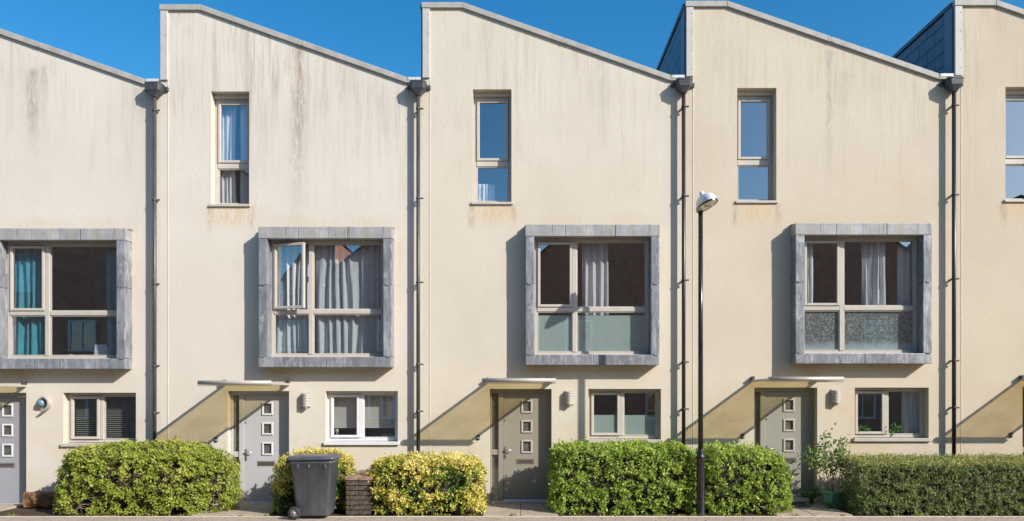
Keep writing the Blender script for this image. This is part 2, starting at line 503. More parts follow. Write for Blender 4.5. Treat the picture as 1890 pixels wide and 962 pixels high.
def gable(x, w):
    """height of the wall top (under the coping) at local x for a house of width w"""
    k = w/4.86
    if x <= X_FLAT*k: return Z_TOP - .02
    if x >= X_VAL*k: return Z_VAL - .02
    return Z_TOP - .02 + (Z_VAL - Z_TOP)*(x - X_FLAT*k)/((X_VAL - X_FLAT)*k)

def front_wall(house, w, openings, mat):
    k = w/4.86
    xs = sorted({0, w, X_FLAT*k, X_VAL*k} | {o[0] for o in openings} | {o[1] for o in openings})
    zs = sorted({-.25, 7.85} | {o[2] for o in openings} | {o[3] for o in openings})
    mb = MB()
    for i in range(len(xs)-1):
        xa, xb = xs[i], xs[i+1]; xm = (xa+xb)/2
        for j in range(len(zs)-1):
            za, zb = zs[j], zs[j+1]; zm = (za+zb)/2
            if any(o[0] < xm < o[1] and o[2] < zm < o[3] for o in openings): continue
            mb.add([(xa,0,za),(xb,0,za),(xb,0,zb),(xa,0,zb)], [(0,1,2,3)])
        mb.add([(xa,0,7.85),(xb,0,7.85),(xb,0,gable(xb,w)),(xa,0,gable(xa,w))], [(0,1,2,3)])
    D = .32
    for (xa, xb, za, zb) in openings:
        mb.add([(xa,0,za),(xa,D,za),(xa,D,zb),(xa,0,zb)], [(0,1,2,3)])
        mb.add([(xb,0,za),(xb,D,za),(xb,D,zb),(xb,0,zb)], [(0,3,2,1)])
        mb.add([(xa,0,zb),(xb,0,zb),(xb,D,zb),(xa,D,zb)], [(0,3,2,1)])
        mb.add([(xa,0,za),(xb,0,za),(xb,D,za),(xa,D,za)], [(0,1,2,3)])
    me = bpy.data.meshes.new('wall')
    me.from_pydata(mb.v, [], mb.f)
    bm = bmesh.new(); bm.from_mesh(me)
    bmesh.ops.remove_doubles(bm, verts=bm.verts, dist=1e-5)
    bm.to_mesh(me); bm.free()
    return link('wall', me, mat, house)

def room(house, x0, x1, z0, z1, depth=3.0, mat=None):
    xa, xb, za, zb, ya, yb = x0-.5, x1+.5, z0-.75, z1+.25, .33, .33+depth
    v = [(xa,ya,za),(xb,ya,za),(xb,yb,za),(xa,yb,za),(xa,ya,zb),(xb,ya,zb),(xb,yb,zb),(xa,yb,zb)]
    return MB().add(v, [(0,1,2,3),(4,7,6,5),(1,5,6,2),(2,6,7,3),(3,7,4,0)]).build('room', mat or M['room'], house)

def pane_sheet(x0, x1, y, z0, z1):
    return MB().add([(x0,y,z0),(x1,y,z0),(x1,y,z1),(x0,y,z1)], [(0,1,2,3)])

def window(house, name, x0, x1, z0, z1, y, cells, bars, mat, fw=.055):
    """frame mesh (the part) with sashes and panes as sub-parts. cells: (xa,xb,za,zb,opening,film)"""
    mb = MB().ring(x0, x1, y, y+.075, z0, z1, fw)
    for (xa, xb, za, zb) in bars:
        mb.box(xa, xb, y-.012, y+.07, za, zb)
    fr = mb.build(name, mat, house, .005)
    for (xa, xb, za, zb, opening, film) in cells:
        if opening:
            sw = .048
            ang = opening if isinstance(opening, float) else 0
            s = MB().ring(.004, xb-xa-.004, -.028, .03, .004, zb-za-.004, sw).build('sash', mat, fr, .006)
            p = pane_sheet(sw-.005, xb-xa-sw+.005, .004, sw-.005, zb-za-sw+.005).build('pane', M['glass'], fr)
            for q in (s, p):
                q.location = (xa, y-.002, za); q.rotation_euler = (0, 0, -ang)
            MB().box(xb-xa-sw+.01, xb-xa-sw+.028, .032, .05, (zb-za)*.42, (zb-za)*.42+.11).build('catch', M['steel'], fr).location = (xa, y-.002, za)
            xa2, xb2, za2, zb2, yp = xa+sw, xb-sw, za+sw, zb-sw, y+.002
        else:
            # glazing bead round a fixed light
            MB().ring(xa+.001, xb-.001, y+.004, y+.04, za+.001, zb-.001, .016).build('bead', mat, fr)
            pane_sheet(xa+.004, xb-.004, y+.028, za+.004, zb-.004).build('pane', M['glass'], fr)
            xa2, xb2, za2, zb2, yp = xa+.016, xb-.016, za+.016, zb-.016, y+.028
        if film:
            zf = za2 + (zb2-za2)*film[0]
            MB().box(xa2, xb2, yp+.012, yp+.016, za2, zf).build('frosted_film', film[1], fr)
    return fr

def speckle_film():
    t = NT('patterned_film')
    co = t.coord()
    sep = t.node('ShaderNodeSeparateXYZ'); t.l.new(co, sep.inputs[0])
    vo = t.node('ShaderNodeTexVoronoi'); t.l.new(co, vo.inputs['Vector']); vo.inputs['Scale'].default_value = 26
    c = t.ramp(vo.outputs['Distance'], [(.0, (.80, .83, .82)), (.30, (.34, .37, .36)), (.6, (.16, .18, .17))])
    f = t.sstep(t.math('ADD', sep.outputs[2], t.math('MULTIPLY', t.noise(co, 7, 3), .18)), 3.12, 2.93)
    t.color(t.mix(f, c, (.56, .66, .70))); t.rough(.4)
    return t.m
M['film_spk'] = speckle_film()

def dotted_curtain():
    t = NT('curtain_dotted')
    co = t.coord()
    vo = t.node('ShaderNodeTexVoronoi'); t.l.new(co, vo.inputs['Vector']); vo.inputs['Scale'].default_value = 7.5
    vo.inputs['Randomness'].default_value = .35
    c = t.ramp(vo.outputs['Distance'], [(.13, (.85, .85, .85)), (.17, (.60, .63, .67))])
    t.color(c); t.rough(.9)
    return t.m
M['cur_dot'] = dotted_curtain()

ALT = ['frame_grey', 'frame', 'frame', 'frame_grey', 'frame_grey']
GW_MAT = ['frame', 'frame_white', 'frame', 'frame_grey', 'frame_grey']
DOOR = ['door0', 'door1', 'door2', 'door3', 'door3']
house_names = [
    'cream rendered terraced house at the far left, grey door and round wall lamp',
    'cream terraced house with pale grey door, open bay casement and dark vertical wall stain',
    'middle cream terraced house with taupe door and frosted lower window panes',
    'tan rendered terraced house right of the lamp post, with sage grey door',
    'tan terraced house cut off by the right edge, above the clipped yew hedge']
houses = []
for hi in range(5):
    w = HW[hi]; k = w/4.86
    h = empty('terraced_house', (HX[hi], 0, HZ[hi]))
    tag(h, house_names[hi], 'house', 'terraced houses in the row')
    houses.append(h)
    wm = M['wall'][hi]
    fm = M[ALT[hi]]
    T = (.93*k, 1.64*k, 5.55, 7.66)          # tall window
    B = (1.90*k, 4.33*k, 2.56, 5.11)         # bay outer
    BI = (2.058*k, 4.172*k, 2.75, 4.895)     # bay inner
    Dr = (1.24*k, 2.38*k, .04, 2.13)         # door
    G = (3.06*k, 4.40*k, 1.17, 2.13)         # ground floor window
    front_wall(h, w, [T, BI, Dr, G], wm)
    # ---- rooms behind the openings
    room(h, T[0], T[1], T[2], T[3]); room(h, BI[0], BI[1], BI[2], BI[3]-.1); room(h, G[0], G[1], G[2]-.1, G[3]-.1, .8 if hi == 1 else 3.0, M['kitchen'] if hi == 1 else None)
    # ---- roof, side wall above the neighbour, back
    prof = [(0, 9.20), (X_FLAT*k, 9.20), (X_VAL*k, 7.86), (w, 7.86)]
    mb = MB()
    for (a, b) in zip(prof[:-1], prof[1:]):
        mb.add([(a[0], .03, a[1]), (b[0], .03, b[1]), (b[0], 8.0, b[1]), (a[0], 8.0, a[1])], [(0,1,2,3)])
    mb.add([(0, 8.0, -.2)] + [(w, 8.0, -.2)] + [(p[0], 8.0, p[1]) for p in prof[::-1]], [tuple(range(6))])
    mb.build('roof', M['roof'], h)
    sw = MB().box(.0, .12, .02, 8.0, 7.6, 9.19).build('side_wall', M['slate_edge'], h)
    if hi >= 2:
        sm = {}
        for c in range(6):
            z0 = 7.92 + c*.262
            y = .30 - (.3 if c % 2 else 0)
            while y < 7.9:
                ya = max(y, .30); yb = min(y + .60, 7.9)
                zb = min(z0 + .258, 9.14)
                key = (round(yb-ya, 3), round(zb-z0, 3))
                if yb - ya > .05 and zb - z0 > .04:
                    if key not in sm:
                        sm[key] = MB().box(-.020, -.002, 0, key[0]-.008, 0, key[1]-.006).build('slate', M['slate'], sw, .003).data
                        o = [q for q in bpy.data.objects if q.data == sm[key]][0]
                    else:
                        o = link('slate', sm[key], None, sw)
                    o.location = (random.uniform(-.003, .0), ya, z0)
                y += .60
        MB().box(-.03, .0, .03, .285, 7.86, 9.16).build('edge_post', M['slate_edge'], sw, .004)
        MB().box(-.05, .0, .03, 8.0, 9.155, 9.235).build('verge_trim', M['steel_dark'], sw, .006)
    # ---- copings along the wall top
    def coping(pts):
        (xa, za), (xb, zb) = pts
        t_ = .105
        poly = [(xa, za-t_), (xb, zb-t_), (xb, zb), (xa, za)]
        MB().prism(poly, -.045, .10).build('coping', M['coping'], h, .006)
    xj = 2.62*k; zj = gable(xj, w) + .03
    zt, zv = Z_TOP + .01, Z_VAL + .01
    coping([(-.015, zt), (X_FLAT*k - .002, zt)])
    coping([(X_FLAT*k + .002, zt), (xj-.003, zj)])
    coping([(xj+.003, zj), (X_VAL*k - .002, zv)])
    coping([(X_VAL*k + .002, zv), (w - .03, zv)])
    MB().box(xj-.055, xj+.06, -.050, .08, zj-.094, zj-.02).build('coping_joint', M['coping'], h, .004)
    MB().box(X_VAL*k+.03, w-.035, -.052, -.0455, zv-.055, zv-.004).build('flashing', M['flash'], h)
    ct = MB().box(.0, .135, -.035, .015, 7.86, Z_TOP-.10).build('corner_trim', M['trim'], h, .006)
    for q in range(4):
        MB().lathe([(.0, -.006), (.007, -.004), (.008, 0)], 8, (.105, -.0355, 8.0+q*.34), 'Y').build('rivet', M['steel_dark'], ct)
    MB().box(.128, .140, -.006, .0, .02, 7.855).build('joint_bead', simple('bead_%d' % hi, (.66, .60, .52), .7), h)
    # ---- rain hopper and downpipe
    px, py = w - .065, -.11
    pm = M['pipe'] if hi < 2 else M['pipe_dark']
    def loft(levels):
        vs = []; fs = []
        for (a, b, z, yo) in levels:
            ring = [(-a, -b*.55), (-a*.72, -b), (a*.72, -b), (a, -b*.55), (a, b), (-a, b)]
            vs += [(px+p[0], py+yo+p[1], z) for p in ring]
        n = 6
        for i in range(len(levels)-1):
            for q in range(n): fs.append((i*n+q, i*n+(q+1) % n, (i+1)*n+(q+1) % n, (i+1)*n+q))
        fs.append(tuple(range(n))[::-1]); fs.append(tuple((len(levels)-1)*n+q for q in range(n)))
        return vs, fs
    vs, fs = loft([(.05, .05, 7.54, .0), (.06, .06, 7.565, .0), (.115, .09, 7.635, .0), (.135, .10, 7.65, 0), (.145, .105, 7.75, 0), (.152, .11, 7.765, 0), (.152, .11, 7.785, 0)])
    hp = MB().add(vs, fs).build('rain_hopper', M['hopper'], h, .004)
    MB().box(px-.10, px+.10, -.12, .0, 7.786, 7.83).build('outlet', M['steel_dark'], hp)
    for sx_ in (-1, 1):
        MB().box(px+sx_*.185-.03, px+sx_*.185+.03, -.04, .0, 7.68, 7.76).build('lug', M['hopper'], hp, .004)
    dp = MB().tube([(px, py, 7.55), (px, py, .0)], .036, 14).build('downpipe', pm, h)
    for zc in (7.30, 5.66, 4.12, 2.62, 1.76):
        MB().lathe([(.036, -.02), (.043, -.018), (.043, .018), (.036, .02)], 14, (px, py, zc)).build('coupling', pm, dp)
        MB().box(px+.035, px+.095, py-.012, py+.012, zc-.012, zc+.012).box(px-.02, px+.02, py+.02, .0, zc-.012, zc+.012).build('clip', pm, dp)
    # ---- tall window
    zt_ = 6.34
    wn = window(h, 'window', T[0]+.002, T[1]-.002, T[2]+.03, T[3]-.075, .195,
                [(T[0]+.06, T[1]-.06, zt_+.05, T[3]-.135, True, None), (T[0]+.06, T[1]-.06, T[2]+.085, zt_-.05, False, None)],
                [(T[0]+.057, T[1]-.057, zt_-.05, zt_+.05)], fm)
    MB().box(T[0]+.003, T[1]-.003, .13, .27, T[3]-.0745, T[3]-.002).build('head_trim', M['frame'], wn)
    MB().box(T[0]-.03, T[1]+.03, -.035, .195, T[2]-.02, T[2]+.026).build('sill', M['frame'], wn, .005)
    # ---- bay with lead-clad surround
    yb = -.045
    xm = 2.80*k; ztb = 3.59
    cells = [(BI[0]+.06, xm-.04, ztb+.04, BI[3]-.06, (R(16) if hi == 1 else True), None),
             (BI[0]+.06, xm-.04, BI[2]+.06, ztb-.04, False, None),
             (xm+.04, BI[1]-.06, ztb+.04, BI[3]-.06, False, None),
             (xm+.04, BI[1]-.06, BI[2]+.06, ztb-.04, False, None)]
    if hi == 2: cells[1] = cells[1][:5] + ((.93, M['film']),); cells[3] = cells[3][:5] + ((.93, M['film']),)
    if hi == 3: cells[1] = cells[1][:5] + ((1.0, M['film_spk']),); cells[3] = cells[3][:5] + ((1.0, M['film_spk']),)
    bw = window(h, 'bay_window', BI[0]+.002, BI[1]-.002, BI[2]+.002, BI[3]-.002, yb, cells,
                [(xm-.04, xm+.04, BI[2]+.057, BI[3]-.057), (BI[0]+.057, xm-.041, ztb-.04, ztb+.04), (xm+.041, BI[1]-.057, ztb-.04, ztb+.04)], fm)
    MB().box(BI[0]+.004, BI[1]-.004, -.11, yb-.002, BI[2]-.004, BI[2]+.012).build('sill', M['frame'], bw, .003)
    yf = -.25
    t_ = BI[0]-B[0]
    zm_ = 4.05 + random.uniform(-.03, .03)
    def lead(xa, xb, za, zb, mat='lead', dy=0):
        MB().box(xa, xb, yf+dy, .012, za, zb).build('lead_panel', M[mat], bw, .012, 2)
    lead(B[0], B[0]+t_, BI[2]+.003, zm_-.002); lead(B[0]+.001, B[0]+t_-.001, zm_+.002, BI[3]-.003, dy=-.004)
    lead(B[1]-t_, B[1], BI[2]+.003, zm_-.002); lead(B[1]-t_+.001, B[1]-.001, zm_+.002, BI[3]-.003, dy=-.004)
    xm2 = 3.13*k
    lead(B[0]+.001, xm2-.002, B[2], BI[2]-.001, dy=-.003); lead(xm2+.002, B[1]-.001, B[2], BI[2]-.001)
    xt1, xt2 = B[0] + .72*k, B[0] + 1.62*k
    lead(B[0]-.006, xt1-.002, BI[3]+.001, B[3], 'lead_top', -.006); lead(xt1+.002, xt2-.002, BI[3]+.001, B[3], 'lead_top', -.004)
    lead(xt2+.002, B[1]+.006, BI[3]+.001, B[3], 'lead_top', -.006)
    MB().box(B[0]-.015, B[1]+.01, -.10, .0, B[3]+.001, B[3]+.018).build('flashing', M['letter'], bw)
    for (cx_, cz_) in ((B[0]+t_*.45, zm_), (B[1]-t_*.45, zm_), (B[1]-t_*.4, BI[2]), (B[0]+t_*.5, BI[2])):
        MB().box(cx_-.035, cx_+.035, yf-.016, yf-.003, cz_-.012, cz_+.010).build('lead_clip', M['lead'], bw, .004)
    # ---- ground floor window
    gm = M[GW_MAT[hi]]
    xg = 3.695*k
    film = (.47, M['film']) if hi == 2 else None
    gw = window(h, 'window', G[0]+.002, G[1]-.002, G[2]+.03, G[3]-.002, .15,
                [(G[0]+.06, xg-.035, G[2]+.09, G[3]-.06, True, film), (xg+.035, G[1]-.06, G[2]+.09, G[3]-.06, False, film)],
                [(xg-.035, xg+.035, G[2]+.088, G[3]-.058)], gm)
    MB().box(G[0]-.03, G[1]+.03, -.045, .15, G[2]-.035, G[2]+.026).build('sill', gm, gw, .005)
    # ---- door, side light, canopy
    dm = M[DOOR[hi]]
    xs_, xd = Dr[0]+.155*k, Dr[0]+.245*k
    yd = .17
    df = MB()
    df.box(Dr[0]+.002, Dr[0]+.035, yd-.02, yd+.09, Dr[2], Dr[3]-.002)
    df.box(Dr[1]-.05, Dr[1]-.002, yd-.02, yd+.09, Dr[2], Dr[3]-.002)
    df.box(Dr[0]+.035, Dr[1]-.05, yd-.02, yd+.09, Dr[3]-.075, Dr[3]-.002)
    df.box(xs_, xd, yd-.02, yd+.09, Dr[2], Dr[3]-.075)
    df.box(Dr[0]+.035, xs_, yd-.005, yd+.07, .90, 1.00)
    df.box(Dr[0]+.035, xs_, yd-.005, yd+.07, Dr[2], .26)
    dfo = df.build('door_frame', dm, h, .004)
    for (za, zb) in ((.265, .895), (1.005, Dr[3]-.08)):
        pane_sheet(Dr[0]+.037, xs_-.002, yd+.03, za, zb).build('side_light', M['glass_dark'], dfo)
    MB().box(Dr[0]+.037, xs_-.002, yd+.0365, yd+.06, .262, .899).box(Dr[0]+.037, xs_-.002, yd+.0365, yd+.06, 1.003, Dr[3]-.078).build('side_light_backing', M['pane_backing'], dfo)  # added sheet that lightens the side light
    MB().box(xd+.002, Dr[1]-.052, yd-.075, yd+.0, Dr[2]-.002, Dr[2]+.034).box(xd+.002, Dr[1]-.052, yd-.085, yd+.0, Dr[2]-.03, Dr[2]-.004).build('threshold', M['threshold'], dfo, .004)
    MB().box(Dr[0]+.002, Dr[1]-.002, -.01, yd+.3, Dr[2]-.16, Dr[2]-.031).build('door_step', M['brickpiece'], dfo)
    xl, xr = xd+.004, Dr[1]-.054
    # the leaf, with three square holes
    vx0, vx1 = xl+.335*k, xl+.535*k
    vz = [(1.685, 1.925), (1.315, 1.545), (.935, 1.175)]
    mb = MB()
    z_lo, z_hi = Dr[2]+.038, Dr[3]-.08
    mb.box(xl, vx0, yd, yd+.045, z_lo, z_hi); mb.box(vx1, xr, yd, yd+.045, z_lo, z_hi)
    zz = [z_lo] + [q for p in reversed(vz) for q in p] + [z_hi]
    for q in range(0, len(zz), 2):
        mb.box(vx0, vx1, yd, yd+.045, zz[q], zz[q+1])
    dl = mb.build('door', dm, h)
    vmat = M['vision_white'] if hi in (0, 1) else M['vision']
    for (za, zb) in vz:
        MB().ring(vx0-.004, vx1+.004, yd-.018, yd+.004, za-.004, zb+.004, .034).build('vision_frame', vmat, dl, .012, 2)
        pane_sheet(vx0+.024, vx1-.024, yd+.008, za+.024, zb-.024).build('vision_pane', M['glass_dark'], dl)
        MB().box(vx0+.024, vx1-.024, yd+.0145, yd+.02, za+.024, zb-.024).build('vision_backing', M['pane_backing'], dl)
    lx0, lx1 = xl+.25*k, xl+.575*k
    lp = MB().box(lx0, lx1, yd-.012, yd-.001, .735, .825).build('letter_plate', M['steel'], dl, .004)
    MB().box(lx0+.025, lx1-.025, yd-.019, yd-.0125, .755, .805).build('letter_flap', M['letter'], dl, .003)
    hx_ = xl+.035
    MB().box(hx_-.017, hx_+.017, yd-.014, yd-.001, .83, 1.05).build('handle_plate', M['steel'], dl, .004)
    MB().tube([(hx_, yd-.012, .995), (hx_, yd-.055, .995), (hx_+.02, yd-.06, .995), (hx_+.13, yd-.058, .99)], .010, 8).build('handle', M['steel'], dl)
    MB().lathe([(0, -.016), (.016, -.014), (.018, 0)], 12, (hx_, yd-.001, .875), 'Y').build('lock', M['steel_dark'], dl)
    MB().lathe([(0, -.012), (.012, -.010), (.014, 0)], 12, (hx_-.01, yd-.001, 1.545), 'Y').build('spy_hole', M['steel_dark'], dl)
    # canopy: a flat tinted sheet between two arms and a front rail
    ca, cb, cz, cd = 1.175*k, 2.39*k, 2.255, 1.08
    cn = MB().box(ca+.045, cb-.045, -cd+.05, -.004, cz-.012, cz-.002).build('door_canopy', M['canopy'], h)
    for xa in (ca, cb-.04):
        MB().box(xa, xa+.04, -cd+.02, -.002, cz-.022, cz+.02).build('arm', M['lampsteel'], cn, .006)
        MB().tube([(xa+.02, -.002, cz+.055), (xa+.02, -.10, cz+.055)], .027, 10).box(xa-.005, xa+.045, -.06, -.002, cz+.021, cz+.052).build('bracket', M['hopper'], cn)
    MB().tube([(ca-.02, -cd, cz+.012), (cb+.02, -cd, cz+.012)], .036, 12).build('rail', M['lampsteel'], cn)
    MB().box(ca-.03, cb+.03, -cd-.01, -cd+.05, cz-.045, cz-.036).build('drip_edge', M['steel'], cn)

# ---- wall lamps, door bells
lamp_lab = [None, 'grey louvred wall lamp between the pale grey door and white-framed window',
            'grey louvred wall lamp right of the taupe door', 'grey louvred wall lamp right of the sage grey door', None]
for hi in (1, 2, 3):
    k = HW[hi]/4.86
    L = empty('wall_lamp', (HX[hi]+2.70*k, 0, HZ[hi]+1.83))
    tag(L, lamp_lab[hi], 'wall lamp', 'louvred wall lamps beside the doors')
    MB().box(-.08, .08, -.02, -.001, .0, .27).build('back_plate', M['lampsteel'], L, .004)
    def half(r, z0, z1):
        n = 12
        pts = [(r*math.cos(math.pi*q/n), -.02-r*1.1*math.sin(math.pi*q/n)) for q in range(n+1)]
        vs = [(a, b, z0) for a, b in pts] + [(a, b, z1) for a, b in pts]
        fs = [(q, q+1, q+n+2, q+n+1) for q in range(n)] + [tuple(range(n+1))[::-1], tuple(range(n+1, 2*n+2))]
        return MB().add(vs, fs)
    half(.066, .02, .25).build('diffuser', M['opal'], L)
    for q in range(5):
        half(.082, .015+q*.05, .015+q*.05+.033).build('louvre', M['lampsteel'], L)
    MB().lathe([(0, -.035), (.02, -.03), (.03, -.012), (.03, .01)], 14, (.01, -.06, .0)).build('sensor', M['vision'], L)
# round lamp on the first house
L = empty('wall_lamp', (HX[0]+2.72*HW[0]/4.86, 0, HZ[0]+1.93))
tag(L, 'round eyelid wall lamp between the left-edge door and its window', 'wall lamp')
MB().lathe([(.0, -.03), (.12, -.03), (.135, -.022), (.138, -.001)], 28, (0, 0, 0), 'Y').build('back_plate', M['lampsteel'], L)
MB().lathe([(.0, -.11), (.035, -.105), (.062, -.085), (.072, -.055), (.074, -.03)], 24, (-.03, 0, 0.01), 'Y').build('lens', simple('lamp_blue_glass', (.16, .26, .32), .12, 0, .1), L)
n = 18
vs = []
for q in range(n+1):
    a = -.35*math.pi - 1.0*math.pi*q/n + math.pi*.85
    for (r, y) in ((.135, -.028), (.142, -.12), (.118, -.12), (.112, -.03)):
        vs.append((r*math.cos(a), y, r*math.sin(a)))
fs = [(q*4+j, q*4+(j+1) % 4, (q+1)*4+(j+1) % 4, (q+1)*4+j) for q in range(n) for j in range(4)] + [(0,1,2,3), tuple(4*n+j for j in (3,2,1,0))]
MB().add(vs, fs, False).build('eyelid', M['lampsteel'], L)
bell_lab = {1: 'small grey door bell on the wall beside the pale grey door', 2: 'small grey door bell on the wall left of the taupe door',
            3: 'small grey door bell on the wall left of the sage grey door', 4: 'small grey door bell at the right edge, under the canopy shadow'}
for hi in (1, 2, 3, 4):
    k = HW[hi]/4.86
    L = tag(empty('door_bell', (HX[hi]+1.03*k, 0, HZ[hi]+1.19)), bell_lab[hi], 'door bell', 'door bells on the wall')
    MB().box(-.028, .028, -.022, -.001, .0, .095).build('housing', M['hopper'], L, .006)
    MB().lathe([(0, -.032), (.013, -.030), (.015, -.022)], 12, (0, 0, .035), 'Y').build('button', M['vision'], L)

# ------------------------------------------------------------------ behind the glass
def curtain(hi, x0, x1, z0, z1, y, mat, label, waves=6, amp=.035, group=None, gather=0.0):
    w = HW[hi]; k = w/4.86
    nx, nz = max(24, int((x1-x0)*60)), 8
    vs = []; fs = []
    for j in range(nz+1):
        tz = j/nz
        for i in range(nx+1):
            tx = i/nx
            xx = (x1-x0)*tx*k*(1 - gather*tz*(1-tz)*1.2)
            sd_ = x0*7.3 + hi*3.1
            wx = tx + .10*mnoise.noise(Vector((tx*3.1, sd_, tz*.9))) + .03*mnoise.noise(Vector((tx*9, sd_+5, tz*1.7)))
            ph = waves*2*math.pi*wx
            am = amp*(.55 + .9*abs(mnoise.noise(Vector((tx*4.3, sd_+9, tz*.6)))) + .25*(1-tz))
            yy_ = am*(math.sin(ph) + .35*math.sin(2.7*ph+sd_)) + .03*mnoise.noise(Vector((tx*2, sd_, tz*2.5)))
            vs.append((xx + .012*math.sin(ph*1.3+tz*2.5), yy_, (z1-z0)*tz))
    for j in range(nz):
        for i in range(nx):
            a = j*(nx+1)+i
            fs.append((a, a+1, a+nx+2, a+nx+1))
    o = MB().add(vs, fs, True).build('curtain', M[mat])
    o.location = (HX[hi]+x0*k, y, HZ[hi]+z0)
    sm = o.modifiers.new('thickness', 'SOLIDIFY'); sm.thickness = .004
    return tag(o, label, 'curtain', group)

G_C = 'curtains behind the window glass'
curtain(0, 2.10, 2.78, 2.5, 4.9, .10, 'cur_teal', 'teal curtain behind the left light of the leftmost bay', 5, .045, G_C)
curtain(0, 3.78, 4.20, 2.5, 4.9, .12, 'cur_teal', 'teal curtain at the right end of the leftmost bay', 3, .05, G_C)
curtain(1, 2.84, 4.20, 2.5, 4.9, .09, 'cur_dot', 'wide white-dotted curtain behind the large light of the open bay', 9, .045, G_C, .06)
curtain(1, 2.05, 2.76, 2.5, 4.9, .14, 'cur_dot', 'white-dotted curtain behind the open bay casement', 5, .04, G_C, .15)
curtain(1, .96, 1.30, 5.3, 7.7, .33, 'cur_white', 'left white curtain in the leftmost tall window', 4, .03, G_C, .4)
curtain(1, 1.34, 1.66, 5.3, 7.7, .34, 'cur_white', 'right white curtain in the leftmost tall window', 3, .03, G_C)
curtain(2, 2.95, 3.45, 2.5, 4.9, .16, 'cur_grey', 'narrow grey curtain in the middle bay with frosted panes', 4, .04, G_C)
curtain(2, .98, 1.32, 5.3, 6.0, .34, 'cur_white', 'short white curtain low in the tall window of the middle house', 5, .02, G_C)
curtain(3, 3.22, 3.66, 2.5, 4.9, .10, 'cur_white', 'white curtain in the middle of the bay right of the lamp post', 4, .05, G_C, .15)
curtain(3, 3.90, 4.20, 2.5, 4.9, .12, 'cur_white', 'white curtain at the right end of the bay right of the lamp post', 3, .04, G_C)
curtain(3, 2.10, 2.34, 2.5, 4.9, .10, 'cur_white', 'narrow white curtain at the left end of the bay right of the lamp post', 3, .03, G_C)
curtain(3, 4.04, 4.40, 1.0, 2.2, .28, 'cur_white', 'white net curtain in the ground floor window above the yew hedge', 5, .03, G_C)
RB = tag(empty('roller_blind', (HX[1], 0, HZ[1])), 'pale half-drawn roller blind in the white-framed ground floor window', 'blind')
MB().box(3.08, 4.38, .285, .288, 1.46, 2.12).build('fabric', M['kitchen'], RB)
MB().box(3.08, 4.38, .278, .295, 1.435, 1.459).build('bottom_bar', M['frame_white'], RB, .004)
# venetian blind
B_ = tag(empty('venetian_blind', (HX[0]+3.06, .30, HZ[0]+1.20)), 'grey slatted venetian blind in the ground floor window at the left', 'blind')
for q in range(22):
    o = MB().add([(.07, -.012, -.007), (1.28, -.012, -.007), (1.28, .012, .007), (.07, .012, .007),
                  (.07, -.012, -.0055), (1.28, -.012, -.0055), (1.28, .012, .0085), (.07, .012, .0085)],
                 [(0,3,2,1),(4,5,6,7),(0,1,5,4),(1,2,6,5),(2,3,7,6),(3,0,4,7)]).build('slat', M['blind'], B_)
    o.location = (0, 0, .04+q*.039)
for xx in (.25, .95):
    MB().tube([(xx, -.014, .02), (xx, -.014, .90)], .002, 5).build('cord', M['vision'], B_)

# papers on the leftmost bay sill, kitchen bits, house plants
P_ = tag(empty('paper_stack', (HX[0]+3.72, .12, HZ[0]+2.76)), 'stack of white papers leaning in the leftmost bay', 'papers')
for q in range(9):
    o = MB().box(-.15, .15, 0, .008, 0, .28).build('sheet', M['paper'], P_)
    o.location = (random.uniform(-.02, .02), q*.010, 0); o.rotation_euler = (R(-12), random.uniform(-.05, .05), 0)
for (xx, rr, nm) in ((3.15, .06, 'left'), (3.37, .045, 'right')):
    o = MB().lathe([(rr*.4, 0), (rr, rr*.35), (rr*.95, rr*.8), (rr*.5, rr*1.3), (0, rr*1.45)], 16).build('ornament', M['paper'])
    o.location = (HX[0]+xx, .10, HZ[0]+2.76)
    tag(o, 'small white ornament on the leftmost bay sill, %s of two' % nm, 'ornament', 'ornaments on the leftmost bay sill')
o = MB().lathe([(.035, 0), (.04, .05), (.03, .09), (.012, .13), (.035, .16), (.04, .20), (.0, .23)], 16).build('vase', simple('vase_glaze', (.42, .55, .42), .3))
o.location = (HX[1]+3.18, .27, HZ[1]+1.20)
tag(o, 'small pale green vase in the white-framed ground floor window', 'vase')
o = MB().box(0, .34, 0, .16, 0, .10).build('bread_bin', simple('bread_bin_paint', (.50, .56, .36), .4), None, .03, 3)
o.location = (HX[1]+4.00, .36, HZ[1]+1.22)
tag(o, 'pale green bread bin behind the white-framed window', 'bread bin')
o = MB().box(HX[1]+2.6, HX[1]+4.8, .30, .95, HZ[1]+1.10, HZ[1]+1.20).build('worktop', M['steel_dark'])
tag(o, 'dark kitchen worktop behind the white-framed ground floor window', 'worktop')

